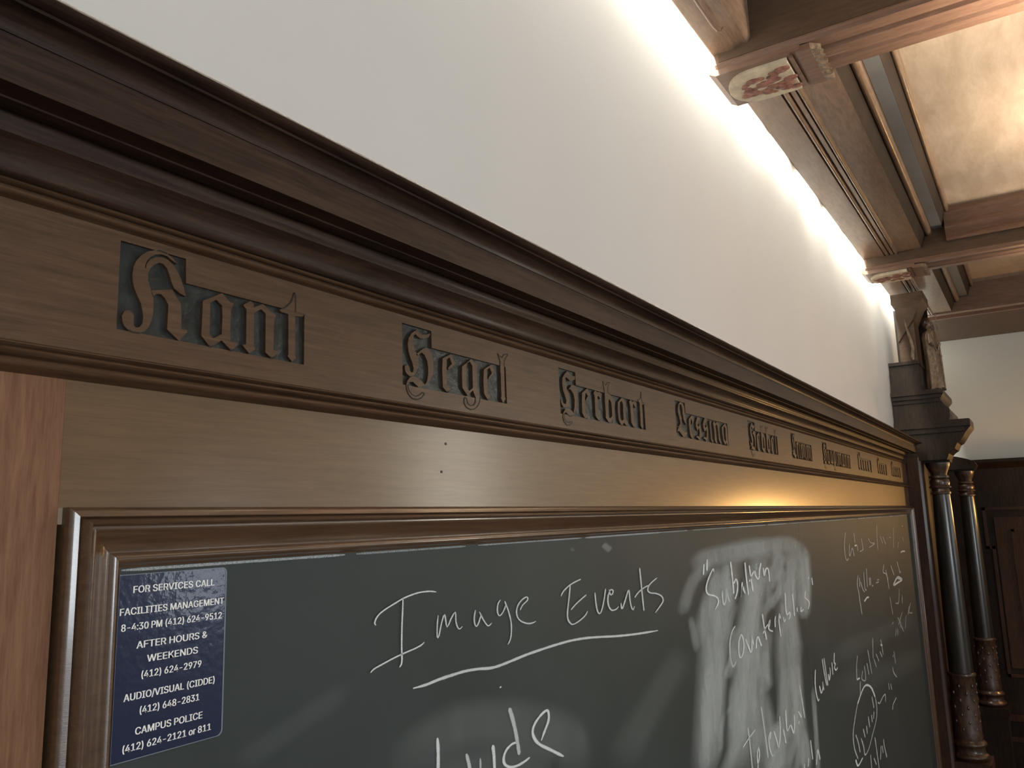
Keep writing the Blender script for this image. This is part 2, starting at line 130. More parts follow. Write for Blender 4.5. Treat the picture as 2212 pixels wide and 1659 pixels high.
 ('counterpublics', 0.0074, 0.0301, 0.95, [(4.1473, -0.3079), (4.1511, -0.3192)]),
 ('counterpublics', 0.0075, 0.0307, 0.95, [(4.2088, -0.3171), (4.216, -0.3528)]),
 ('televisual culture', 0.0054, 0.0148, 0.95, [(2.9951, -0.8176), (3.0669, -0.8037), (3.1511, -0.7912)]),
 ('televisual culture', 0.0055, 0.0148, 0.95, [(3.1734, -0.8551), (3.1513, -0.8826), (3.1537, -0.9103), (3.1804, -0.8842), (3.1734, -0.8551)]),
 ('televisual culture', 0.0057, 0.0162, 0.95, [(3.3251, -0.8648), (3.3423, -0.8428), (3.3124, -0.8533), (3.3117, -0.893), (3.3391, -0.9279), (3.3661, -0.9287)]),
 ('televisual culture', 0.0059, 0.0171, 0.95, [(3.385, -0.8464), (3.4118, -0.8873), (3.4356, -0.9205), (3.4681, -0.8704), (3.4785, -0.8101)]),
 ('televisual culture', 0.0061, 0.0179, 0.95, [(3.5154, -0.8688), (3.5384, -0.928)]),
 ('televisual culture', 0.0062, 0.0192, 0.95, [(3.5716, -0.8046), (3.5656, -0.8614), (3.5754, -0.8879), (3.628, -0.8778), (3.6656, -0.9169), (3.6903, -0.8816), (3.6951, -0.8481)]),
 ('televisual culture', 0.0065, 0.0209, 0.95, [(3.7667, -0.8498), (3.8088, -0.8841)]),
 ('televisual culture', 0.0064, 0.0202, 0.95, [(3.7668, -0.8882), (3.756, -0.9003)]),
 ('televisual culture', 0.0070, 0.0244, 0.95, [(4.1238, -0.7343), (4.0985, -0.7879), (4.1027, -0.8374), (4.1278, -0.8734), (4.1525, -0.871)]),
 ('televisual culture', 0.0072, 0.0259, 0.95, [(4.1746, -0.8152), (4.1997, -0.8534), (4.2402, -0.8339), (4.242, -0.8091), (4.2549, -0.8509)]),
 ('televisual culture', 0.0075, 0.0283, 0.95, [(4.3749, -0.7951), (4.3845, -0.8263), (4.4175, -0.7983), (4.4146, -0.7717), (4.4273, -0.7962)]),
 ('televisual culture', 0.0077, 0.0297, 0.95, [(4.5467, -0.7177), (4.5235, -0.7623), (4.5464, -0.7735), (4.5212, -0.7887), (4.5512, -0.805), (4.592, -0.798)]),
 ('televisual culture', 0.0057, 0.0157, 0.7, [(3.0653, -0.7659), (3.0745, -0.8108), (3.0847, -0.9171)]),
 ('televisual culture', 0.0058, 0.0154, 0.7, [(3.1537, -0.9103), (3.1458, -0.9326)]),
 ('televisual culture', 0.0060, 0.0174, 0.7, [(3.243, -0.728), (3.2614, -0.8109), (3.2821, -0.9226)]),
 ('televisual culture', 0.0070, 0.0232, 0.7, [(3.8215, -0.7498), (3.8366, -0.805), (3.8618, -0.8982)]),
 ('televisual culture', 0.0078, 0.0287, 0.7, [(4.2746, -0.7076), (4.2948, -0.7818), (4.3212, -0.841)]),
 ('televisual culture', 0.0078, 0.0292, 0.7, [(4.3124, -0.7096), (4.3293, -0.7802), (4.3452, -0.8452)]),
 ('televisual culture', 0.0080, 0.0304, 0.7, [(4.4721, -0.7544), (4.4731, -0.815)]),
 ('world', 0.0074, 0.0227, 0.8, [(3.9269, -1.0041), (3.9323, -1.048), (3.9387, -1.0888)]),
 ('world', 0.0072, 0.0213, 0.8, [(3.8686, -1.0652), (3.8502, -1.096)]),
 ('world', 0.0074, 0.0224, 0.8, [(4.0358, -1.0691), (3.9915, -1.1249)]),
 ('world', 0.0076, 0.0233, 0.8, [(4.0428, -1.0707), (4.0693, -1.1208)]),
 ('world', 0.0071, 0.0207, 0.8, [(3.7911, -1.0685), (3.788, -1.0962)]),
 ('central', 0.0068, 0.0329, 0.45, [(5.1138, -0.1218), (5.0521, -0.1845), (5.0414, -0.2524), (5.0806, -0.2821), (5.129, -0.2719)]),
 ('central', 0.0069, 0.0345, 0.45, [(5.1887, -0.1942), (5.1638, -0.2455), (5.1782, -0.2614), (5.2655, -0.2216), (5.299, -0.2698)]),
 ('central', 0.0072, 0.0371, 0.45, [(5.3562, -0.1329), (5.3618, -0.1919)]),
 ('central', 0.0074, 0.0398, 0.45, [(5.58, -0.172), (5.6031, -0.2479)]),
 ('central', 0.0072, 0.0376, 0.45, [(5.4252, -0.208), (5.4304, -0.2446)]),
 ('central', 0.0075, 0.0399, 0.45, [(5.4878, -0.2519), (5.6056, -0.2433)]),
 ('central', 0.0080, 0.0456, 0.45, [(5.8124, -0.1797), (5.8911, -0.2118), (6.0282, -0.222), (5.8192, -0.2406)]),
 ('central', 0.0081, 0.0475, 0.45, [(6.1814, -0.1043), (6.1508, -0.1909), (6.1339, -0.2693)]),
 ('central', 0.0084, 0.0502, 0.45, [(6.281, -0.1795), (6.3582, -0.2346)]),
 ('central', 0.0085, 0.0519, 0.45, [(6.3873, -0.1881), (6.483, -0.2447)]),
 ('central', 0.0087, 0.0537, 0.45, [(6.558, -0.207), (6.5831, -0.2052)]),
 ('central', 0.0088, 0.0560, 0.45, [(6.6647, -0.2024), (6.734, -0.2046)]),
 ('central', 0.0089, 0.0567, 0.45, [(6.9082, -0.1361), (6.8238, -0.2861)]),
 ('central', 0.0091, 0.0597, 0.45, [(7.0961, -0.2512), (7.0258, -0.2947)]),
 ('central', 0.0097, 0.0671, 0.45, [(7.3643, -0.1343), (7.4077, -0.1327)]),
 ('central', 0.0096, 0.0655, 0.45, [(7.344, -0.2183), (7.3588, -0.2549)]),
 ('central', 0.0111, 0.0579, 0.75, [(5.3413, -0.2091), (5.4122, -0.2097)]),
 ('central', 0.0144, 0.0965, 0.75, [(7.1549, -0.3353), (7.2399, -0.3305), (7.3818, -0.3371)]),
 ('central', 0.0149, 0.1032, 0.75, [(7.3759, -0.1357), (7.4068, -0.1339)]),
 ('public', 0.0081, 0.0397, 0.55, [(5.3625, -0.3849), (5.3109, -0.4298), (5.3299, -0.4842), (5.3446, -0.5472), (5.3685, -0.6155)]),
 ('public', 0.0082, 0.0407, 0.55, [(5.3975, -0.4008), (5.3798, -0.4574)]),
 ('public', 0.0083, 0.0416, 0.55, [(5.4189, -0.4292), (5.4667, -0.4781), (5.5184, -0.4983)]),
 ('public', 0.0084, 0.0426, 0.55, [(5.545, -0.3792), (5.5412, -0.4797), (5.5878, -0.4882)]),
 ('public', 0.0085, 0.0438, 0.55, [(5.6493, -0.3628), (5.62, -0.477)]),
 ('public', 0.0086, 0.0450, 0.55, [(5.716, -0.4237), (5.7009, -0.4742)]),
 ('public', 0.0087, 0.0455, 0.55, [(5.755, -0.4265), (5.7396, -0.4773)]),
 ('public', 0.0091, 0.0499, 0.55, [(5.9361, -0.476), (6.0384, -0.4765)]),
 ('public', 0.0091, 0.0505, 0.55, [(5.989, -0.4605), (6.0613, -0.4634)]),
 ('public', 0.0096, 0.0556, 0.55, [(6.3155, -0.3788), (6.2535, -0.4265), (6.38, -0.4558), (6.429, -0.5586)]),
 ('public', 0.0096, 0.0556, 0.55, [(6.3711, -0.4187), (6.4205, -0.4952)]),
 ('public', 0.0100, 0.0606, 0.55, [(6.6023, -0.4012), (6.7094, -0.4787)]),
 ('public', 0.0104, 0.0654, 0.55, [(6.9183, -0.392), (7.0039, -0.4879)]),
 ('public', 0.0105, 0.0662, 0.55, [(6.9571, -0.4451), (7.0454, -0.485)]),
 ('public', 0.0131, 0.0699, 0.9, [(5.7913, -0.4824), (5.8189, -0.4827)]),
 ('public', 0.0126, 0.0634, 0.9, [(5.4771, -0.551), (5.5735, -0.5374), (5.6367, -0.5409)]),
 ('public', 0.0157, 0.0982, 0.9, [(6.6276, -0.5457), (6.7959, -0.5123), (6.9128, -0.5069), (7.0662, -0.5379), (6.8483, -0.5439), (6.6434, -0.5486)]),
 ('public', 0.0156, 0.0970, 0.9, [(6.8369, -0.507), (7.0118, -0.531)]),
 ('public', 0.0102, 0.0551, 0.4, [(6.4281, -0.6106), (6.4769, -0.7404)]),
 ('public', 0.0107, 0.0615, 0.4, [(6.8901, -0.5916), (6.7875, -0.6816), (6.6465, -0.6734)]),
 ('public', 0.0109, 0.0638, 0.4, [(6.9873, -0.6447), (6.9592, -0.7093)]),
 ('public', 0.0113, 0.0663, 0.4, [(7.3938, -0.7399), (7.2575, -0.8021), (7.435, -0.8267)]),
 ('public', 0.0112, 0.0646, 0.4, [(7.2913, -0.7592), (7.1822, -0.817)]),
 ('public', 0.0104, 0.0561, 0.4, [(6.9171, -0.7661), (6.6798, -0.8318)]),
 ('public', 0.0107, 0.0575, 0.4, [(6.6812, -0.7786), (6.8909, -0.906)]),
 ('public', 0.0108, 0.0592, 0.4, [(7.0865, -0.8066), (6.9786, -0.8948)]),
 ('public', 0.0105, 0.0565, 0.4, [(6.8011, -0.819), (6.7511, -0.8617)]),
 ('public', 0.0101, 0.0519, 0.4, [(6.5626, -0.8441), (6.4966, -0.8879)]),
 ('public', 0.0103, 0.0533, 0.4, [(6.6287, -0.8522), (6.5977, -0.8957)]),
 ('public', 0.0101, 0.0539, 0.4, [(6.4044, -0.7967), (6.469, -0.7872)]),
 ('socialities', 0.0075, 0.0309, 0.55, [(5.119, -0.8168), (5.0612, -0.8717), (5.0405, -0.9358)]),
 ('socialities', 0.0075, 0.0290, 0.55, [(5.127, -0.9596), (5.0922, -1.0258)]),
 ('socialities', 0.0077, 0.0319, 0.55, [(5.2265, -0.9165), (5.1802, -0.955), (5.2854, -0.9775), (5.2888, -0.8984)]),
 ('socialities', 0.0079, 0.0333, 0.55, [(5.3703, -0.8969), (5.399, -0.9683)]),
 ('socialities', 0.0080, 0.0342, 0.55, [(5.4352, -0.8295), (5.4914, -0.9788)]),
 ('socialities', 0.0082, 0.0364, 0.55, [(5.6311, -0.7871), (5.5778, -0.9043)]),
 ('socialities', 0.0083, 0.0363, 0.55, [(5.6048, -0.9083), (5.6599, -0.9666)]),
 ('socialities', 0.0084, 0.0379, 0.55, [(5.6899, -0.8909), (5.7634, -0.9475)]),
 ('socialities', 0.0086, 0.0396, 0.55, [(5.8267, -0.8954), (5.8943, -0.9415)]),
 ('socialities', 0.0087, 0.0413, 0.55, [(5.8974, -0.8324), (5.9213, -0.8723), (5.9332, -0.9316)]),
 ('socialities', 0.0092, 0.0443, 0.55, [(6.3628, -0.9723), (6.3725, -1.0128), (6.3786, -1.0583)]),
 ('socialities', 0.0091, 0.0412, 0.55, [(6.2474, -1.0598), (6.2733, -1.1022), (6.3738, -1.1464)]),
 ('socialities', 0.0087, 0.0371, 0.55, [(6.0269, -1.1249), (6.0329, -1.168)]),
 ('socialities', 0.0088, 0.0379, 0.55, [(6.1015, -1.1432), (6.1265, -1.1848)]),
 ('socialities', 0.0092, 0.0443, 0.55, [(6.3047, -1.0027), (6.3319, -0.9901)]),
 ('socialities', 0.0113, 0.0459, 0.95, [(5.0409, -0.935), (5.1238, -0.9418)]),
 ('socialities', 0.0131, 0.0622, 0.95, [(5.8795, -0.8613), (5.9424, -0.8752)]),
 ('circled note', 0.0114, 0.0464, 1, [(4.9889, -1.0596), (5.1035, -1.0279), (5.2166, -1.0073), (5.319, -1.0138), (5.4357, -1.051), (5.5244, -1.12)]),
 ('circled note', 0.0102, 0.0333, 1, [(4.8166, -1.3046), (4.8647, -1.3458), (5.0, -1.3387)]),
 ('circled note', 0.0084, 0.0293, 0.65, [(5.5244, -1.12), (5.5409, -1.1908), (5.4792, -1.2452), (5.3228, -1.2956), (5.1932, -1.3342), (5.0733, -1.3412), (5.0499, -1.2919), (5.0048, -1.2379)]),
 ('circled note', 0.0079, 0.0276, 0.65, [(4.9889, -1.0596), (4.8884, -1.1176), (4.8142, -1.174), (4.8125, -1.2451), (4.8802, -1.3159)]),
 ('circled note', 0.0080, 0.0278, 0.65, [(4.8741, -1.1915), (4.9194, -1.2402), (4.9486, -1.2984)]),
 ('circled note', 0.0083, 0.0296, 0.65, [(5.0832, -1.2069), (5.1182, -1.259)]),
 ('circled note', 0.0085, 0.0303, 0.65, [(5.1835, -1.2106), (5.1845, -1.2559)]),
 ('circled note', 0.0086, 0.0316, 0.65, [(5.2556, -1.1756), (5.2735, -1.239)]),
 ('circled note', 0.0087, 0.0327, 0.65, [(5.3576, -1.1872), (5.3608, -1.2298)]),
 ('circled note', 0.0088, 0.0334, 0.65, [(5.4427, -1.1856), (5.4079, -1.2209)]),
 ('circled note', 0.0089, 0.0348, 0.65, [(5.4237, -1.0965), (5.4526, -1.1685)]),
 ('circled note', 0.0087, 0.0303, 0.65, [(5.3919, -1.3204), (5.4159, -1.4235), (5.4322, -1.5155)]),
 ('circled note', 0.0088, 0.0304, 0.65, [(5.5589, -1.4055), (5.5026, -1.4725)]),
 ('circled note', 0.0091, 0.0327, 0.65, [(5.6601, -1.3902), (5.6631, -1.4345), (5.71, -1.5087)]),
 ('circled note', 0.0090, 0.0317, 0.65, [(5.5986, -1.4147), (5.6016, -1.4585)]),
 ('circled note', 0.0084, 0.0277, 0.65, [(5.222, -1.3769), (5.2144, -1.4601)]),
 ('circled note', 0.0086, 0.0291, 0.65, [(5.308, -1.4158), (5.3622, -1.4657)]),
 ('circled note', 0.0094, 0.0387, 0.65, [(5.5883, -1.1612), (5.6532, -1.1786), (5.7699, -1.1659), (5.8649, -1.1684), (5.8532, -1.212)]),
 ('circled note', 0.0099, 0.0409, 0.65, [(6.2747, -1.2603), (6.1163, -1.2782), (6.0817, -1.303)]),
]
STICKER = [
 ('FOR SERVICES CALL', 0.6334, 0.7559, -0.0780, 0.0133),
 ('FACILITIES MANAGEMENT', 0.6164, 0.7727, -0.1048, 0.0122),
 ('8-4:30 PM (412) 624-9512', 0.6193, 0.7696, -0.1245, 0.0122),
 ('AFTER HOURS &', 0.6414, 0.7469, -0.1479, 0.0127),
 ('WEEKENDS', 0.657, 0.7325, -0.1666, 0.0124),
 ('(412) 624-2979', 0.6501, 0.7387, -0.1855, 0.0122),
 ('AUDIO/VISUAL (CIDDE)', 0.6271, 0.7611, -0.2103, 0.0120),
 ('(412) 648-2831', 0.65, 0.7372, -0.2289, 0.0121),
 ('CAMPUS POLICE', 0.645, 0.7431, -0.2533, 0.0119),
 ('(412) 624-2121 or 811', 0.6289, 0.7574, -0.2715, 0.0117),
]
SMEARS = [
 (0.1387, 0.3723, 0.65, [(2.9761, -0.1568), (2.8111, -0.3443), (2.7152, -0.5863), (2.622, -0.8347)]),
 (0.1789, 0.5237, 0.65, [(3.4577, -0.1254), (3.2278, -0.3898), (3.1011, -0.6574), (3.0038, -0.9361)]),
 (0.1773, 0.5752, 0.65, [(4.1163, -0.14), (3.7212, -0.4438), (3.6568, -0.7599), (3.6191, -1.0995)]),
 (0.0572, 0.1546, 0.45499999999999996, [(2.8482, -0.1661), (2.6352, -0.2064), (2.5301, -0.285), (2.5175, -0.3122)]),
 (0.0765, 0.2213, 0.52, [(2.9164, -0.1945), (2.7517, -0.2919), (2.616, -0.4248)]),
 (0.1109, 0.3009, 0.7150000000000001, [(3.0844, -0.1539), (2.8823, -0.3521), (2.759, -0.5944), (2.6654, -0.8323)]),
 (0.1274, 0.3668, 0.78, [(3.4499, -0.1535), (3.1989, -0.3867), (3.0222, -0.6429), (2.9095, -0.8961)]),
 (0.1119, 0.3916, 0.65, [(3.7325, -0.1664), (3.4745, -0.3053)]),
 (0.1180, 0.4732, 0.9, [(4.1086, -0.1617), (4.0916, -0.3345), (3.9901, -0.4939)]),
 (0.1194, 0.4426, 0.7150000000000001, [(3.9298, -0.1754), (3.7775, -0.3902), (3.8417, -0.6762)]),
 (0.1139, 0.3631, 0.78, [(3.7905, -0.5898), (3.7722, -0.8768), (3.8413, -1.1396)]),
 (0.1046, 0.3310, 0.65, [(3.4012, -0.445), (3.3269, -0.5948), (3.3293, -0.6995)]),
 (0.1183, 0.3448, 0.65, [(3.192, -0.6407), (3.2972, -0.8129), (3.3199, -1.02)]),
 (0.0984, 0.2995, 0.52, [(3.6675, -0.6106), (3.521, -0.843), (3.4546, -1.0558)]),
 (0.0871, 0.2837, 0.5850000000000001, [(2.5987, -0.1741), (2.7807, -0.1465), (3.1441, -0.1395), (3.8191, -0.1395), (4.1833, -0.2092)]),
 (0.1359, 0.3733, 0.7150000000000001, [(3.3929, -0.8161), (3.397, -1.0235)]),
 (0.0660, 0.1954, 0.5850000000000001, [(3.3081, -0.434), (3.1557, -0.6675), (3.1648, -0.9628)]),
 (0.1113, 0.3858, 0.39, [(2.9234, -0.1622), (3.3874, -0.1413), (4.1713, -0.2418)]),
 (0.0288, 0.0779, 0.45499999999999996, [(2.573, -0.3183), (2.6134, -0.4389)]),
 (0.0600, 0.2246, 0.52, [(3.3174, -0.3996), (3.7646, -0.3091)]),
 (0.0615, 0.1476, 0.65, [(2.7135, -0.483), (2.6045, -0.8164)]),
 (0.0470, 0.1392, 0.65, [(4.0575, -0.7927), (4.0228, -1.187)]),
 (0.1113, 0.1994, 0.16, [(1.1382, -0.4333), (1.283, -0.3891), (1.5051, -0.4192), (1.7586, -0.5137), (1.773, -0.6094)]),
 (0.1191, 0.2254, 0.14, [(1.2003, -0.4573), (1.6915, -0.5383)]),
 (0.0221, 0.0506, 0.45499999999999996, [(1.9729, -0.0678), (2.0206, -0.0881)]),
 (0.0114, 0.0240, 0.2, [(1.7952, -0.0722), (1.8184, -0.0789)]),
 (0.1534, 0.9415, 0.08, [(4.3296, -0.7095), (7.9545, -0.9064)]),
 (0.1974, 1.1047, 0.08, [(4.3573, -0.889), (8.3233, -1.2265)]),
 (0.1260, 0.3324, 0.1, [(1.9931, -0.6333), (2.5163, -0.4108)]),
 (0.0442, 0.0635, 0.05, [(0.797, -0.3313), (1.0352, -0.262)]),
 (0.0284, 0.0949, 0.263766045584694, [(3.4302, -0.3586), (3.3681, -0.4233), (3.2841, -0.4824)]),
 (0.0564, 0.1483, 0.3962370176880098, [(3.0126, -0.7482), (2.9035, -0.8081), (2.8059, -0.8651)]),
 (0.0536, 0.1487, 0.45202368195570347, [(2.9431, -0.5961), (2.922, -0.6695), (2.8977, -0.7406)]),
 (0.0749, 0.2752, 0.3952062393583235, [(3.7515, -0.2349), (3.6678, -0.283), (3.6954, -0.3384)]),
 (0.0680, 0.2120, 0.38716162203051757, [(3.7388, -0.8033), (3.709, -0.8951), (3.7038, -0.9905)]),
 (0.0734, 0.2142, 0.3847422938554448, [(3.6817, -0.972), (3.5785, -0.9847), (3.5395, -1.0116)]),
 (0.0486, 0.1404, 0.4270960127894769, [(3.0883, -0.6125), (3.0448, -0.6539), (3.0269, -0.6991)]),
 (0.0579, 0.1660, 0.30664649188372595, [(3.4447, -0.8925), (3.533, -1.0001), (3.5193, -1.0833)]),
 (0.0382, 0.1172, 0.4978398680581793, [(3.8183, -0.94), (3.8719, -1.0246), (3.8731, -1.0973)]),
 (0.0260, 0.0743, 0.48897026187964554, [(3.0816, -0.5728), (2.9883, -0.6357), (2.8267, -0.6799)]),
 (0.0240, 0.0700, 0.4357563031600972, [(2.9793, -0.4399), (2.9289, -0.5058), (2.8243, -0.5597)]),
 (0.0546, 0.1984, 0.5455735583774721, [(3.7015, -0.2149), (3.6355, -0.3092), (3.468, -0.3892)]),
 (0.0402, 0.1193, 0.4345935971686597, [(2.9266, -0.3614), (2.8932, -0.3835), (2.9074, -0.4109)]),
 (0.0637, 0.1957, 0.3680477224718843, [(2.9186, -0.2506), (2.9667, -0.2996), (2.9408, -0.3417)]),
 (0.0548, 0.1740, 0.5290176790512535, [(3.3533, -0.5282), (3.3367, -0.5941), (3.3089, -0.657)]),
 (0.0702, 0.2167, 0.40904240587842494, [(3.245, -0.5486), (3.2215, -0.5869), (3.235, -0.6307)]),
 (0.0463, 0.1267, 0.440803633094689, [(2.8329, -0.5153), (2.7535, -0.5597), (2.7444, -0.6145)]),
 (0.0634, 0.2231, 0.4710778067260818, [(3.576, -0.2207), (3.4934, -0.2954), (3.4451, -0.3696)]),
 (0.0433, 0.1322, 0.42950415644061596, [(2.9567, -0.1556), (2.9195, -0.2408), (2.9225, -0.3275)]),
 (0.0379, 0.1196, 0.36786785762007024, [(3.2091, -0.4006), (3.1602, -0.4457), (3.0961, -0.4872)]),
 (0.0296, 0.0774, 0.48988899373294525, [(2.8148, -0.6627), (2.773, -0.7196), (2.7589, -0.7811)]),
 (0.0370, 0.1119, 0.35545354402832113, [(3.043, -0.3219), (2.9557, -0.3829), (2.9351, -0.4491)]),
 (0.0527, 0.1489, 0.5130809057694885, [(3.1903, -0.7832), (3.1838, -0.8176), (3.2066, -0.8586)]),
 (0.0575, 0.1674, 0.4998042444020725, [(3.0437, -0.4779), (2.93, -0.5193), (2.8701, -0.5659)]),
 (0.0406, 0.1309, 0.2970910934096866, [(3.1449, -0.2897), (3.1798, -0.3629), (3.1592, -0.4301)]),
 (0.0493, 0.1739, 0.3771233253044311, [(3.7382, -0.4356), (3.6486, -0.4815), (3.5814, -0.5278)]),
 (0.0605, 0.1527, 0.3842247614252362, [(2.9052, -0.7815), (2.7955, -0.8335), (2.6431, -0.8681)]),
 (0.0589, 0.1694, 0.4084382833206855, [(3.7425, -0.9982), (3.6483, -1.0577), (3.4883, -1.0951)]),
 (0.0375, 0.1191, 0.4917148773963504, [(3.1907, -0.3748), (3.1581, -0.4016), (3.1106, -0.4259)]),
 (0.0823, 0.3230, 0.4250086735495632, [(3.9717, -0.2305), (3.9967, -0.3419), (3.9165, -0.4425)]),
 (0.0565, 0.2091, 0.37833262805065915, [(3.7476, -0.189), (3.6757, -0.2388), (3.57, -0.2841)]),
 (0.0462, 0.1297, 0.4837449819710201, [(3.357, -0.8992), (3.3432, -0.9385), (3.2618, -0.9602)]),
 (0.0577, 0.1717, 0.5236252222242588, [(3.0335, -0.4041), (2.9646, -0.4726), (2.9505, -0.5462)]),
 (0.0274, 0.0815, 0.3376195516362933, [(3.6426, -0.8569), (3.5251, -0.9044), (3.3435, -0.9319)]),
]
# daylight standing outside the three window openings of the right wall and one in the end wall
WIN_R = [(-3.4, -1.6), (-1.1, .7), (6.9, 8.7)]
for (a, b), k in zip(WIN_R, DAYK):
    area('daylight', W(9.35, (a+b)/2, -.15), (-1, 0, 0), S*(b-a), S*2.7, DAY*k*(b-a), (.86, .94, 1))
area('daylight', W(7.55, 11.45, .75), (0, -1, 0), S*1.5, S*2.6, DAYE, (1, .96, .82))

# ------------------------------------------------------------------ helpers
def mat(name, rough=.5, spec=.5, coat=0, coat_rough=.1, color=(.5, .5, .5), metallic=0):
    m = bpy.data.materials.new(name); m.use_nodes = True; b = m.node_tree.nodes['Principled BSDF']
    b.inputs['Base Color'].default_value = (*color, 1); b.inputs['Roughness'].default_value = rough
    b.inputs['Specular IOR Level'].default_value = spec; b.inputs['Coat Weight'].default_value = coat
    b.inputs['Coat Roughness'].default_value = coat_rough; b.inputs['Metallic'].default_value = metallic
    return m, m.node_tree.nodes, m.node_tree.links, b
def nd(ns, kind, **kw):
    n = ns.new(kind)
    for k, v in kw.items():
        if k in n.inputs: n.inputs[k].default_value = v
        else: setattr(n, k, v)
    return n
def ramp(ns, stops):
    r = ns.new('ShaderNodeValToRGB'); e = r.color_ramp.elements
    e[0].position, e[0].color = stops[0][0], (*stops[0][1], 1); e[1].position, e[1].color = stops[-1][0], (*stops[-1][1], 1)
    for p, c in stops[1:-1]:
        x = e.new(p); x.color = (*c, 1)
    return r
def wood(name, scale, dark, mid, light, rough=.38, coat=.35, coat_rough=.16, spec=.4, bump=.15, blotch=1.6, tint=(1, 1, 1)):
    m, ns, ln, b = mat(name, rough, spec, coat, coat_rough); b.inputs['Specular Tint'].default_value = (*tint, 1)
    g = ns.new('ShaderNodeNewGeometry'); mp = ns.new('ShaderNodeMapping'); mp.inputs['Scale'].default_value = scale
    ln.new(g.outputs['Position'], mp.inputs['Vector'])
    n1 = nd(ns, 'ShaderNodeTexNoise', Scale=3.0, Detail=6.0, Roughness=.62, Distortion=.4); ln.new(mp.outputs[0], n1.inputs['Vector'])
    n2 = nd(ns, 'ShaderNodeTexNoise', Scale=blotch, Detail=2.0, Roughness=.5); ln.new(g.outputs['Position'], n2.inputs['Vector'])
    n3 = nd(ns, 'ShaderNodeTexNoise', Scale=14.0, Detail=4.0, Roughness=.7); ln.new(mp.outputs[0], n3.inputs['Vector'])
    ad = nd(ns, 'ShaderNodeMath', operation='MULTIPLY_ADD'); ad.inputs[1].default_value = .45
    ln.new(n3.outputs[0], ad.inputs[0]); ln.new(n1.outputs[0], ad.inputs[2])
    a2 = nd(ns, 'ShaderNodeMath', operation='MULTIPLY_ADD'); a2.inputs[1].default_value = .55
    ln.new(n2.outputs[0], a2.inputs[0]); ln.new(ad.outputs[0], a2.inputs[2])
    r = ramp(ns, [(.72, dark), (.98, mid), (1.28, light)]) if False else ramp(ns, [(.3, dark), (.5, mid), (.72, light)])
    sb = nd(ns, 'ShaderNodeMath', operation='SUBTRACT'); sb.inputs[1].default_value = .5; ln.new(a2.outputs[0], sb.inputs[0])
    ln.new(sb.outputs[0], r.inputs[0]); ln.new(r.outputs[0], b.inputs['Base Color'])
    bp = nd(ns, 'ShaderNodeBump', Strength=bump, Distance=.002); ln.new(n3.outputs[0], bp.inputs['Height']); ln.new(bp.outputs[0], b.inputs['Normal'])
    rr = nd(ns, 'ShaderNodeMapRange'); rr.inputs['To Min'].default_value = rough-.05; rr.inputs['To Max'].default_value = rough+.08
    ln.new(n2.outputs[0], rr.inputs['Value']); ln.new(rr.outputs[0], b.inputs['Roughness'])
    return m

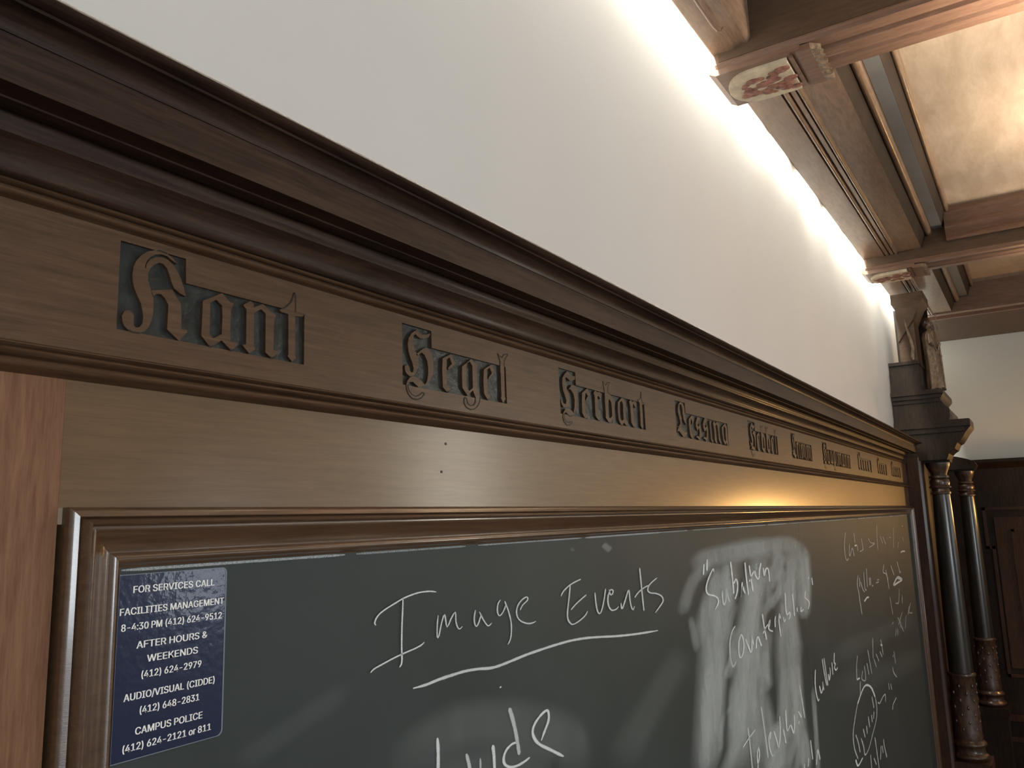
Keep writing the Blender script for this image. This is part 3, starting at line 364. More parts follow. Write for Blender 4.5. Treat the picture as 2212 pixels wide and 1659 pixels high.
class MB:
    def __init__(s): s.v = []; s.f = []; s.sm = False
    def add(s, vs, fs):
        o = len(s.v); s.v += [tuple(v) for v in vs]; s.f += [tuple(i+o for i in f) for f in fs]; return s
    def box(s, p0, p1, y0, y1, z0, z1):
        vs = [(p, y, z) for p in (p0, p1) for y in (y0, y1) for z in (z0, z1)]
        return s.add(vs, [(0, 1, 3, 2), (4, 6, 7, 5), (0, 4, 5, 1), (2, 3, 7, 6), (0, 2, 6, 4), (1, 5, 7, 3)])
    def sweep(s, prof, a0, a1, fn):         # closed profile, straight run, capped ends
        n = len(prof); vs = [fn(u, v, a0) for u, v in prof] + [fn(u, v, a1) for u, v in prof]
        fs = [(i, (i+1) % n, n+(i+1) % n, n+i) for i in range(n)]
        for k, base in ((0, 0), (1, n)):
            for t in tessellate_polygon([[Vector((u, v, 0)) for u, v in prof]]):
                fs.append(tuple(base+i for i in (t if k == 0 else reversed(t))))
        return s.add(vs, fs)
    def along_y(s, prof, y0, y1): return s.sweep(prof, y0, y1, lambda p, z, y: (p, y, z))
    def along_p(s, prof, p0, p1): return s.sweep(prof, p0, p1, lambda y, z, p: (p, y, z))
    def along_z(s, prof, z0, z1): return s.sweep(prof, z0, z1, lambda p, y, z: (p, y, z))
    def lathe(s, cp, cy, prof, seg=32):      # prof: (radius, z)
        n = len(prof); vs = []; fs = []
        for r, z in prof:
            for k in range(seg):
                t = 2*math.pi*k/seg; vs.append((cp+r*math.cos(t), cy+r*math.sin(t), z))
        for i in range(n-1):
            for k in range(seg):
                fs.append((i*seg+k, i*seg+(k+1) % seg, (i+1)*seg+(k+1) % seg, (i+1)*seg+k))
        fs.append(tuple(range(seg-1, -1, -1))); fs.append(tuple((n-1)*seg+k for k in range(seg)))
        return s.add(vs, fs)
    def prism(s, outer, holes, p0, p1, sides=True):   # polygon in the (y, z) plane, thickness p0 -> p1
        loops = [outer] + [h for h in holes if h]
        flat = [q for l in loops for q in l]; n = len(flat)
        tris = tessellate_polygon([[Vector((y, z, 0)) for y, z in l] for l in loops])
        vs = [(p1, y, z) for y, z in flat]; fs = []
        for t in tris:
            a, b, c = (flat[i] for i in t)
            area2 = (b[0]-a[0])*(c[1]-a[1])-(b[1]-a[1])*(c[0]-a[0])
            fs.append(tuple(t) if area2 > 0 else tuple(reversed(t)))
        if sides:
            vs += [(p0, y, z) for y, z in flat]; o = 0
            for l in loops:
                k = len(l)
                for i in range(k): fs.append((o+i, n+o+i, n+o+(i+1) % k, o+(i+1) % k))
                o += k
        return s.add(vs, fs)
    def tube(s, pts, r, seg=10):
        pts = [Vector(p) for p in pts]; vs = []; fs = []
        for i, p in enumerate(pts):
            d = (pts[min(i+1, len(pts)-1)]-pts[max(i-1, 0)]).normalized(); u = d.orthogonal().normalized(); w = d.cross(u)
            rr = r[i] if isinstance(r, (list, tuple)) else r
            for k in range(seg):
                t = 2*math.pi*k/seg; vs.append(p+u*rr*math.cos(t)+w*rr*math.sin(t))
        for i in range(len(pts)-1):
            for k in range(seg): fs.append((i*seg+k, i*seg+(k+1) % seg, (i+1)*seg+(k+1) % seg, (i+1)*seg+k))
        fs.append(tuple(range(seg-1, -1, -1))); fs.append(tuple((len(pts)-1)*seg+k for k in range(seg)))
        return s.add(vs, fs)
    def ball(s, c, r, seg=14, ring=8, sc=(1, 1, 1)):
        prof = [(r*math.sin(math.pi*i/ring), -r*math.cos(math.pi*i/ring)) for i in range(ring+1)]
        b = MB().lathe(0, 0, [(max(a, 1e-4), z) for a, z in prof], seg)
        return s.add([(c[0]+x*sc[0], c[1]+y*sc[1], c[2]+z*sc[2]) for x, y, z in b.v], b.f)
    def build(s, name, m, parent=None, smooth=40, fix=True):
        off = parent.matrix_basis.translation if parent and parent.type == 'EMPTY' else (root_loc(parent) if parent else None)
        pts = [W(*v) for v in s.v]
        if off is None:
            lo = [min(q[k] for q in pts) for k in range(3)]; hi = [max(q[k] for q in pts) for k in range(3)]
            off = Vector(((lo[0]+hi[0])/2, (lo[1]+hi[1])/2, lo[2])); own = True
        else: own = False
        me = bpy.data.meshes.new(name); me.from_pydata([q-off for q in pts], [], s.f)
        bm = bmesh.new(); bm.from_mesh(me)
        if fix: bmesh.ops.recalc_face_normals(bm, faces=bm.faces)
        bm.to_mesh(me); bm.free()
        if smooth:
            me.polygons.foreach_set('use_smooth', [True]*len(me.polygons)); me.set_sharp_from_angle(angle=math.radians(smooth))
        me.materials.append(m); o = bpy.data.objects.new(name, me); C.objects.link(o)
        if own: o.location = off
        if parent: o.parent = parent
        return o
def root_loc(o):
    while o.parent: o = o.parent
    return o.location.copy()
def tag(o, label, cat, group=None):
    o['label'] = label; o['category'] = cat
    if group: o['group'] = group
    return o
def thing(name, label, cat, loc, group=None):
    o = bpy.data.objects.new(name, None); C.objects.link(o); o.location = W(*loc); o.empty_display_size = .1
    return tag(o, label, cat, group)
def struct(o, label=None):
    o['kind'] = 'structure'
    if label: o['label'] = label
    return o

# ------------------------------------------------------------------ materials
WALNUT = ((.050, .024, .012), (.080, .041, .021), (.112, .062, .034))
walnut_y = wood('walnut_grain_along_wall', (40, 3, 60), *WALNUT, rough=.46, coat=.22, coat_rough=.28, spec=.5, tint=(1, .88, .70))
walnut_z = wood('walnut_grain_upright', (40, 40, 3), (.115, .047, .021), (.19, .087, .042), (.25, .125, .065), rough=.46, coat=.1, coat_rough=.3, spec=.28)
walnut_gloss = wood('polished_walnut_rail', (40, 3, 60), (.080, .040, .018), (.105, .055, .025), (.13, .071, .033), rough=.42, coat=.5, coat_rough=.2, spec=.85, tint=(1, .84, .60))
walnut_dark = wood('dark_stained_walnut', (40, 3, 60), (.020, .011, .007), (.040, .022, .014), (.065, .037, .023), rough=.5, coat=.06, spec=.25)
portal_wood = wood('dark_portal_oak', (30, 30, 4), (.010, .006, .004), (.018, .011, .007), (.032, .02, .013), rough=.45, coat=.1, spec=.25)
frame_gloss = wood('polished_frame_walnut', (40, 3, 60), (.060, .030, .015), (.085, .045, .023), (.115, .064, .034), rough=.3, coat=.8, coat_rough=.14, spec=.7)
portal_red = wood('dark_red_brown_oak', (30, 30, 4), (.026, .012, .007), (.042, .020, .012), (.065, .032, .019), rough=.45, coat=.15, spec=.3)
column_wood = wood('polished_black_brown_column', (30, 30, 4), (.008, .007, .005), (.014, .012, .009), (.025, .02, .015), rough=.3, coat=.7, coat_rough=.2)
carved_wood = wood('carved_red_brown_oak', (20, 20, 8), (.02, .010, .006), (.045, .022, .013), (.10, .055, .035), rough=.3, coat=.5, bump=.6)
ceil_wood = wood('oiled_ceiling_oak', (25, 4, 25), (.145, .09, .057), (.20, .13, .087), (.27, .18, .122), rough=.33, coat=.35)
ceil_panel = wood('figured_ceiling_panel', (5, 1.2, 5), (.47, .37, .275), (.54, .435, .335), (.63, .52, .41), rough=.35, coat=.3, blotch=1.2)
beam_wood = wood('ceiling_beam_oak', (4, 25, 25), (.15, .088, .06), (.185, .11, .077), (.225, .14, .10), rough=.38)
beam_dark = wood('darkened_beam_oak', (4, 25, 25), (.070, .044, .028), (.086, .056, .036), (.105, .07, .046), rough=.5, coat=.05, spec=.25)  # darkened tone; on the beams it carries the shade of their sides
figure_wood = wood('waxed_lime_wood', (20, 20, 12), (.08, .052, .03), (.18, .125, .08), (.32, .24, .16), rough=.35, coat=.4)

def simple(name, color, rough, vary=.1, scale=4, bump=0, spec=.4, coat=0):
    m, ns, ln, b = mat(name, rough, spec, coat)
    g = ns.new('ShaderNodeNewGeometry'); n = nd(ns, 'ShaderNodeTexNoise', Scale=scale, Detail=5.0); ln.new(g.outputs['Position'], n.inputs['Vector'])
    r = ramp(ns, [(.3, tuple(c*(1-vary) for c in color)), (.7, tuple(min(1, c*(1+vary)) for c in color))])
    ln.new(n.outputs[0], r.inputs[0]); ln.new(r.outputs[0], b.inputs['Base Color'])
    if bump:
        bp = nd(ns, 'ShaderNodeBump', Strength=bump, Distance=.004); ln.new(n.outputs[0], bp.inputs['Height']); ln.new(bp.outputs[0], b.inputs['Normal'])
    return m
plaster = simple('white_wall_plaster', (.66, .645, .62), .9, .02, 2)
end_plaster = simple('greenish_white_plaster', (.67, .715, .70), .9, .03, 1.5)
recess = simple('blackened_carved_ground', (.022, .024, .022), .36, .4, 60, .5, spec=.4)
groove_mat = simple('dark_cut_line', (.02, .016, .012), .6, .2, 40)
slate = simple('worn_slate_board', (.043, .054, .053), .55, .14, 3, spec=.3)
slate_seam = simple('pale_board_joint', (.09, .09, .085), .7)
cream = simple('chipped_cream_paint', (.62, .54, .40), .5, .2, 30)
redpaint = simple('faded_oxblood_paint', (.30, .14, .105), .5, .6, 45)
bluegrey = simple('blue_grey_ceiling_paint', (.17, .175, .18), .45, .08, 6)
darkband = simple('shade_toned_band', (.035, .023, .015), .6, .2, 6, spec=.2)  # shade of the sloping moulding faces, put into the colour
floor_mat = wood('oak_floor', (20, 3, 20), (.07, .04, .02), (.13, .08, .045), (.2, .13, .08), rough=.4)
blue, ns, ln, b = mat('glossy_navy_vinyl', .2, .5, .6, .05, (.012, .022, .062))
g = ns.new('ShaderNodeNewGeometry'); n = nd(ns, 'ShaderNodeTexNoise', Scale=130.0, Detail=2.0); ln.new(g.outputs['Position'], n.inputs['Vector'])
bp = nd(ns, 'ShaderNodeBump', Strength=.12, Distance=.002); ln.new(n.outputs[0], bp.inputs['Height']); ln.new(bp.outputs[0], b.inputs['Normal']); ln.new(bp.outputs[0], b.inputs['Coat Normal'])
white_ink = simple('white_print', (.93, .93, .90), .3, .02, coat=.3)
def chalk_material(name, ribbon):
    m, ns, ln, b = mat(name, .95, .1, color=(.60, .65, .64) if ribbon else (.86, .91, .91))
    out = ns['Material Output']; tr = ns.new('ShaderNodeBsdfTransparent'); mx = ns.new('ShaderNodeMixShader')
    at = nd(ns, 'ShaderNodeAttribute', attribute_name='dust'); sp = ns.new('ShaderNodeSeparateColor'); ln.new(at.outputs['Color'], sp.inputs[0])
    g = ns.new('ShaderNodeNewGeometry'); mp = ns.new('ShaderNodeMapping'); ln.new(g.outputs['Position'], mp.inputs['Vector'])
    if ribbon:                            # wiped dust: soft edges, streaks along the wipe
        mp.inputs['Scale'].default_value = (1, 6, 2.2); mp.inputs['Rotation'].default_value = (-.35, 0, 0)
        n = nd(ns, 'ShaderNodeTexNoise', Scale=3.2, Detail=5.0, Roughness=.6, Distortion=.6); ln.new(mp.outputs[0], n.inputs['Vector'])
        mr = nd(ns, 'ShaderNodeMapRange'); mr.inputs['From Min'].default_value = .30; mr.inputs['From Max'].default_value = .70; mr.inputs['To Min'].default_value = .5; mr.inputs['To Max'].default_value = .85
    else:                                 # drawn line: broken by the grain of the board
        n = nd(ns, 'ShaderNodeTexNoise', Scale=900.0, Detail=2.0); ln.new(g.outputs['Position'], n.inputs['Vector'])
        mr = nd(ns, 'ShaderNodeMapRange'); mr.inputs['From Min'].default_value = .3; mr.inputs['From Max'].default_value = .55; mr.inputs['To Min'].default_value = .45
    ln.new(n.outputs[0], mr.inputs['Value'])
    mu = nd(ns, 'ShaderNodeMath', operation='MULTIPLY'); ln.new(sp.outputs[0], mu.inputs[0]); ln.new(mr.outputs[0], mu.inputs[1])
    ln.new(mu.outputs[0], mx.inputs[0]); ln.new(tr.outputs[0], mx.inputs[1]); ln.new(b.outputs[0], mx.inputs[2]); ln.new(mx.outputs[0], out.inputs['Surface'])
    return m
chalk = chalk_material('chalk_line', False); dust = chalk_material('wiped_chalk_dust', True)

# ------------------------------------------------------------------ room shell
Z0, YB, YE, PR = -(H/S), -4.0, 11.0, 9.0
struct(MB().box(-.4, PR+.4, YB-.4, YE+.4, Z0-.1, Z0).build('floor', floor_mat, smooth=0), 'wooden classroom floor')
struct(MB().box(-.30, -.06, YB, YE+.3, Z0, 2.6).build('wall_left', plaster, smooth=0), 'white plaster wall above the wooden panelling')
struct(MB().box(-.30, PR+.3, YB-.3, YB, Z0, 2.6).build('wall_back', plaster, smooth=0), 'white plaster wall behind the seats')
e = MB()                                    # end wall with one window opening
e.box(-.30, 6.8, YE, YE+.3, Z0, 2.6).box(8.3, PR+.3, YE, YE+.3, Z0, 2.6).box(6.8, 8.3, YE, YE+.3, Z0, -.55).box(6.8, 8.3, YE, YE+.3, 2.0, 2.6)
struct(e.build('wall_far', end_plaster, smooth=0), 'greenish white plaster end wall above dark wainscot')
r = MB(); ys = [YB]+[v for ab in WIN_R for v in ab]+[YE+.3]
r.box(PR, PR+.3, YB, YE+.3, Z0, -1.5).box(PR, PR+.3, YB, YE+.3, 1.2, 2.6)
for i in range(0, len(ys), 2): r.box(PR, PR+.3, ys[i], ys[i+1], -1.5, 1.2)
struct(r.build('wall_right', plaster, smooth=0), 'white plaster wall with tall windows')
for k, (a, bb) in enumerate(WIN_R):
    w = MB(); c = (a+bb)/2
    for y0, y1, z0, z1 in ((a, a+.08, -1.5, 1.2), (bb-.08, bb, -1.5, 1.2), (a, bb, -1.5, -1.42), (a, bb, 1.12, 1.2), (c-.04, c+.04, -1.5, 1.2), (a, bb, .2, .27)): w.box(PR+.1, PR+.16, y0, y1, z0, z1)
    struct(w.build('window_%d' % (k+1), portal_wood, smooth=0))
w = MB()
for p0, p1, z0, z1 in ((6.8, 6.88, -.55, 2), (8.22, 8.3, -.55, 2), (6.8, 8.3, -.55, -.47), (6.8, 8.3, 1.92, 2), (7.51, 7.59, -.55, 2), (6.8, 8.3, 1.0, 1.07)): w.box(p0, p1, YE+.1, YE+.16, z0, z1)
struct(w.build('window_4', portal_wood, smooth=0))

# ------------------------------------------------------------------ panelled wall with the carved names
pan = thing('wall_panelling', 'walnut wall panelling with carved blackletter names along its frieze above the chalkboard', 'panelling', (0, 2.5, Z0))
YL, YR, YC = -3.4, 8.0, 7.86; BK = -.055
def arc(cx, cz, rx, rz, a0, a1, n=8): return [(cx+rx*math.cos(math.radians(a0+(a1-a0)*i/n)), cz+rz*math.sin(math.radians(a0+(a1-a0)*i/n))) for i in range(n+1)]
crown = [(BK, .4796), (.05, .4796), (.052, .487), (.06, .4795), (.072, .4795), (.073, .4775), (.088, .4775), (.089, .4795), (.112, .4788), (.125, .4775), (.125, .531), (.118, .5325), (.118, .536)] + arc(.146, .536, .026, .020, 180, 90, 6) + [(.150, .556), (.152, .5585)] + arc(.152, .567, .018, .0085, -80, 70, 6) + [(.14, .577), (BK, .577)]
MB().along_y(crown, YL, YC).build('cornice', walnut_dark, pan)['label'] = 'projecting crown of the panelling'
cove = [(BK, .4215), (.008, .4215), (.015, .4225), (.0185, .426)] + arc(.058, .428, .038, .034, 180, 110, 8) + [(.047, .466), (.05, .4712), (.050, .4797), (BK, .4797)]
MB().along_y(cove, YL, YC).build('cove_moulding', walnut_dark, pan)
bead = [(BK, .3985), (.001, .3985), (.004, .4005)] + arc(.004, .4065, .0095, .006, -80, 80, 6) + [(.006, .4130)] + arc(.006, .4168, .010, .0038, -80, 85, 6) + [(.005, .4215), (BK, .4215)]
MB().along_y(bead, YL, YR).build('upper_bead', walnut_y, pan)
low = [(BK, .1885), (.004, .1885), (.012, .1915)] + arc(.012, .1985, .011, .0065, -80, 80, 6) + [(.010, .2065), (.016, .2085)] + arc(.010, .213, .009, .004, -60, 80, 5) + [(.005, .2185), (.010, .2205)] + arc(.004, .2235, .008, .003, -50, 90, 5) + [(BK, .2265)]
MB().along_y(low, YL, YR).build('lower_moulding', walnut_y, pan)
FZ0, FZ1 = .2265, .3985
def shift(poly, dy, s=1.0, zc=None): return [(y*s+dy, z) for y, z in poly]
def glyph(name, idx):                        # all pieces of a letter, moved to y = 0
    src = NAMES[name][1]; ch = []; k = -1; last = None
    groups = []
    for c, pg, h in src:
        if c == 'K' or c == 'H' or c == 'L':
            if last != c: groups.append([])
        else: groups.append([])
        groups[-1].append((pg, h)); last = c
    g = groups[idx]; y0 = min(y for pg, h in g for y, z in pg); y1 = max(y for pg, h in g for y, z in pg)
    return [([(y-y0, z) for y, z in pg], [(y-y0, z) for y, z in h] if h else None) for pg, h in g], y1-y0
def flipz(g): return [([(y, .264+.349-z) for y, z in pg], [(y, .264+.349-z) for y, z in h] if h else None) for pg, h in g]
def turn(g, w): return [([(w-y, .264+.349-z) for y, z in pg], [(w-y, .264+.349-z) for y, z in h] if h else None) for pg, h in g]
def fit(seq, y0, y1):                        # spread letters over y0..y1
    tot = sum(w for _, w in seq)+.018*(len(seq)-1); k = (y1-y0)/tot; y = y0; out = []
    for g, w in seq:
        out.append([([(a*k+y, z) for a, z in pg], [(a*k+y, z) for a, z in h] if h else None) for pg, h in g]); y += (w+.018)*k
    return out
names = []
for nm in ('Kant', 'Hegel', 'Herbart', 'Lessing'):
    box, src = NAMES[nm]; groups = []; last = None
    for c, pg, h in src:
        if not (c in 'KHL' and last == c): groups.append([])
        groups[-1].append((pg, h)); last = c
    names.append((nm, box, groups))
gH, ge, gr, gb, ga = (glyph('Herbart', i) for i in range(5)); gn = glyph('Lessing', 5); gi = glyph('Lessing', 4); gl = glyph('Hegel', 4)
gl = ([([(y*.8, z) for y, z in pg], h) for pg, h in gl[0]], gl[1]*.8); gL = glyph('Lessing', 0)
gu = (turn(*gn), gn[1]); gp = (flipz(gb[0]), gb[1])
gm = (gn[0]+[([(y+gn[1]*.62, z) for y, z in pg], h) for pg, h in gn[0]], gn[1]*1.62)
def stepbox(y0, y1, cap): return [(y0, .384), (y0+cap, .384), (y0+cap, .3485), (y1, .3485), (y1, .2625), (y0, .2625)]
for nm, seq, y0, y1, cap in (('Hebbel', (gH, ge, gb, gb, ge, gl), 3.358, 3.80, .10), ('Grimm', (gL, gr, gi, gm, gm), 4.045, 4.46, .08),
                             ('Hauptmann', (gH, ga, gu, gp, gi, gm, ga, gn, gn), 4.715, 5.48, .11)):
    names.append((nm, stepbox(y0, y1, cap), fit(seq, y0+.02, y1-.015)))
for y0, y1, cap, k in ((5.74, 6.23, .09, 5), (6.49, 6.90, .08, 4), (7.14, 7.62, .09, 5)):   # too far off to be read: bars only
    bars = []
    for i in range(k):
        a = y0+.03+(y1-y0-.06)*i/k; top = .37 if i == 0 else .338; bars.append([([(a, top), (a+.045, top-.012), (a+.045, .28), (a+.025, .268), (a, .282)], None)])
    names.append(('worn', stepbox(y0, y1, cap), bars))
DEP = .0055
fr = MB(); fr.prism([(YL, FZ0), (YR, FZ0), (YR, FZ1), (YL, FZ1)], [b for _, b, _ in names], -DEP-.004, 0)
frieze = fr.build('frieze', walnut_y, pan, smooth=0)
def inside(pt, poly):
    r = False; x, y = pt
    for i in range(len(poly)):
        (x0, y0), (x1, y1) = poly[i-1], poly[i]
        if (y0 > y) != (y1 > y) and x < (x1-x0)*(y-y0)/(y1-y0)+x0: r = not r
    return r
for nm, box, groups in names:
    ground = MB().prism(box, [], -DEP-.006, -DEP)
    cn = ground.build('carved_name', recess, pan, smooth=0)
    cn['label'] = 'blackened sunk ground of the %s carved name from the left' % 'first second third fourth fifth sixth seventh eighth ninth tenth'.split()[[b for _, b, _ in names].index(box)]
    for g in groups:
        mb = MB(); cut = MB()
        for pg, h in g:
            mb.prism(pg, [h] if h else [], -DEP, .0006)
            n = len(pg)
            for i in range(n):               # where a stroke runs out over the plain board it is outlined by a cut line
                a, b2 = pg[i], pg[(i+1) % n]
                steps = max(1, int(math.hypot(b2[0]-a[0], b2[1]-a[1])/.004))
                for k in range(steps):
                    u = (a[0]+(b2[0]-a[0])*k/steps, a[1]+(b2[1]-a[1])*k/steps); v = (a[0]+(b2[0]-a[0])*(k+1)/steps, a[1]+(b2[1]-a[1])*(k+1)/steps)
                    if nm == 'worn' or (inside(u, box) and inside(v, box)): continue
                    d = Vector((v[0]-u[0], v[1]-u[1]))
                    if d.length < 1e-6: continue
                    nn = Vector((-d.y, d.x)).normalized()*.0011
                    cut.add([(.0011, u[0]+nn.x, u[1]+nn.y), (.0011, u[0]-nn.x, u[1]-nn.y), (.0011, v[0]-nn.x, v[1]-nn.y), (.0011, v[0]+nn.x, v[1]+nn.y)], [(0, 1, 2, 3)])
        nf = len(mb.f); mb.add(cut.v, cut.f)
        o = mb.build('letter', walnut_y, cn, smooth=0)
        if cut.f:
            o.data.materials.append(groove_mat)
            for q in list(o.data.polygons)[nf:]: q.material_index = 1
BY0, BY1, BZ1, BZ0 = .538, 8.0, .031, -2.42       # outer edge of the chalkboard frame
MB().box(BK, 0, BY0-.0055, YR, BZ1-.02, .1885).build('rail', walnut_gloss, pan, smooth=0)['label'] = 'polished plain rail between frieze and board frame'
MB().box(BK, .0006, YL, BY0-.006, Z0, .1885).build('stile', walnut_z, pan, smooth=0)['label'] = 'reddish upright board left of the chalkboard'
MB().box(BK, -.012, BY0-.01, YR, Z0, BZ0+.05).build('lower_panel', walnut_z, pan, smooth=0)
kn = MB()
for y, z in ((1.30, .157), (1.285, .10)):
    kn.prism([(y+.006*math.cos(t*.63)*.6, z+.0028*math.sin(t*.63)) for t in range(10)], [], 0, .0008)
kn.build('knot', walnut_dark, pan, smooth=0)

# ------------------------------------------------------------------ chalkboard
cb = thing('chalkboard', 'long dark chalkboard covered in chalk handwriting within a moulded walnut frame', 'chalkboard', (0, 4.2, BZ0))
prof = [(0, -.01), (0, .0140), (.001, .0160), (.006, .0182), (.011, .0202), (.0122, .0195), (.0128, .0165), (.014, .021), (.017, .030), (.020, .033), (.0225, .031), (.0235, .027), (.026, .0275), (.030, .0245), (.038, .0165), (.046, .0115), (.054, .009), (.057, .009), (.059, .012), (.063, .0145), (.068, .013), (.071, .008), (.074, .003), (.0765, .002), (.0765, -.01)]
def frame_side(name, A, B, inA, inB):
    n = len(prof); vs = [(p, A[0]+inA[0]*o, A[1]+inA[1]*o) for o, p in prof]+[(p, B[0]+inB[0]*o, B[1]+inB[1]*o) for o, p in prof]
    return MB().add(vs, [(i, i+1, n+i+1, n+i) for i in range(n-1)]+[tuple(range(n)), tuple(range(2*n-1, n-1, -1))])
fy = .076/.0765
top = frame_side('t', (BY0, BZ1), (BY1, BZ1), (1, -1), (-1, -1)); top.build('frame_rail', frame_gloss, cb, smooth=50)
frame_side('l', (BY0, BZ0), (BY0, BZ1), (1, 1), (1, -1)).build('frame_stile', frame_gloss, cb, smooth=50)
frame_side('r', (BY1, BZ1), (BY1, BZ0), (-1, -1), (-1, 1)).build('frame_stile', frame_gloss, cb, smooth=50)
frame_side('b', (BY1, BZ0), (BY0, BZ0), (-1, 1), (1, 1)).build('frame_rail', frame_gloss, cb, smooth=50)
MB().box(-.010, 0, BY0+.07, 4.053, BZ0+.07, BZ1-.07).build('writing_surface', slate, cb, smooth=0)
MB().box(-.010, 0, 4.057, BY1-.07, BZ0+.07, BZ1-.07).build('writing_surface', slate, cb, smooth=0)
MB().box(-.010, .0004, 4.053, 4.057, BZ0+.07, BZ1-.07).build('joint', slate_seam, cb, smooth=0)
def ribbon(pts, wy, wz, op, p, soft):
    pts = [Vector((q[0] if q[0] < 7.5 else 7.5+(q[0]-7.5)*.45, q[1])) for q in pts]; fine = []
    for i in range(len(pts)-1):              # Catmull-Rom through the traced points
        a, b2, c, d = pts[max(i-1, 0)], pts[i], pts[i+1], pts[min(i+2, len(pts)-1)]
        k = max(2, min(10, int((c-b2).length/.006)))
        for j in range(k):
            t = j/k; fine.append(.5*((2*b2)+(c-a)*t+(2*a-5*b2+4*c-d)*t*t+(3*b2-a-3*c+d)*t**3))
    fine.append(pts[-1]); n = len(fine); vs = []; cols = []; fs = []
    prof = [(-1, 0), (-.75, .35), (-.4, .9), (.4, .9), (.75, .35), (1, 0)] if soft else [(-1, .35), (-.55, 1), (.55, 1), (1, .35)]
    m_ = len(prof)
    for i, q in enumerate(fine):
        d = fine[min(i+1, n-1)]-fine[max(i-1, 0)]
        d = Vector((d.x/wy, d.y/wz)).normalized() if d.length else Vector((1, 0)); nn = Vector((-d.y, d.x))
        e = min(1, .45+i*1.2/max(1, n*.12), .45+(n-1-i)*1.2/max(1, n*.12))
        if soft:
            tt = min(i/max(1, n*.15), (n-1-i)/max(1, n*.15), 1); e = max(.15, math.sqrt(max(0, 1-(1-tt)**2)))
        fade = min(1, i/max(1, n*.2), (n-1-i)/max(1, n*.2)) if soft else 1
        wob = 1+.25*(random.random()-.5) if not soft else 1
        for u, a in prof:
            vs.append((p, q.x+nn.x*u*wy*.5*e*wob, q.y+nn.y*u*wz*.5*e*wob)); cols.append(op*a*fade)
    for i in range(n-1):
        for k in range(m_-1): fs.append((i*m_+k, i*m_+k+1, (i+1)*m_+k+1, (i+1)*m_+k))
    return vs, fs, cols
def dusty(name, items, material, label):
    mb = MB(); cols = []
    for vs, fs, cc in items: mb.add(vs, fs); cols += cc
    o = mb.build(name, material, cb, smooth=0, fix=False); o['label'] = label
    at = o.data.color_attributes.new('dust', 'FLOAT_COLOR', 'POINT')
    at.data.foreach_set('color', [v for c in cols for v in (c, c, c, 1)])
    return o
# wiped patches
big, haze = [], []
for i, (wz, wy, op, pl) in enumerate(SMEARS):
    (big if op > .22 else haze).append(ribbon(pl, min(wy, wz*2.4), wz, op, .0007+.00006*i, True))
dusty('chalk_smear', big, dust, 'thick pale cloud of wiped chalk on the right half of the board')
dusty('chalk_smear', haze, dust, 'faint haze of wiped chalk')
LBL = {'image': 'handwritten chalk word Image', 'events': 'handwritten chalk word Events', 'underline': 'sweeping thick chalk underline', 'lude': 'large chalk letters at the bottom of the board',
       'subaltern': 'handwritten chalk word Subaltern', 'counterpublics': 'handwritten chalk word Counterpublics', 'televisual culture': 'handwritten chalk words Televisual Culture', 'world': 'handwritten chalk word world',
       'central': 'faint chalk line of writing at the top right', 'public': 'faint chalk note beginning public', 'socialities': 'slanting chalk note above the circled word', 'circled note': 'chalk word ringed by an oval'}
for key in LBL:
    dusty('chalk_writing', [ribbon(pl, min(wy, wz*3.2), wz, op, .0032, False) for g_, wz, wy, op, pl in STROKES if g_ == key], chalk, LBL[key])
dl = []                                       # dust caught along the top edge
y = BY0+.078
while y < BY1-.1:
    L_ = random.uniform(.15, .5); dl.append(ribbon([(y, BZ1-.0795), (min(y+L_, BY1-.08), BZ1-.0795)], .006, random.uniform(.0035, .006), random.uniform(.25, .6), .0026, False)); y += L_+random.uniform(0, .05)
dusty('chalk_dust_line', dl, chalk, 'pale line of chalk dust under the frame')

# ------------------------------------------------------------------ sticker
stk = thing('service_sticker', 'navy blue service phone sticker with white capitals in the top left corner of the chalkboard', 'sticker', (.002, .695, -.283))
y0, y1, z0, z1, rr = .6135, .777, -.2825, -.054, .008
rect = [(y0, z0), (y1-rr, z0)]+[(y1-rr+rr*math.sin(t*math.pi/10), z0+rr-rr*math.cos(t*math.pi/10)) for t in range(1, 5)]+[(y1, z0+rr), (y1, z1-rr)]+[(y1-rr+rr*math.cos(t*math.pi/10), z1-rr+rr*math.sin(t*math.pi/10)) for t in range(1, 5)]+[(y1-rr, z1), (y0, z1)]
MB().prism(rect, [], .0005, .0034).build('backing', blue, stk, smooth=0)
edge = MB(); inset = [(y0+(y-y0)*.985+.0004, (z0+z1)/2+(z-(z0+z1)/2)*.991) for y, z in rect]
edge.prism(rect, [inset], .0034, .0037, sides=False).build('border', simple('grey_cut_edge', (.20, .24, .28), .4), stk, smooth=0)
import os
try: FONT = bpy.data.fonts.load(os.path.join(bpy.utils.system_resource('DATAFILES'), 'fonts', 'Inter.woff2'))   # Blender's own interface font
except Exception: FONT = bpy.data.fonts.load('<builtin>')
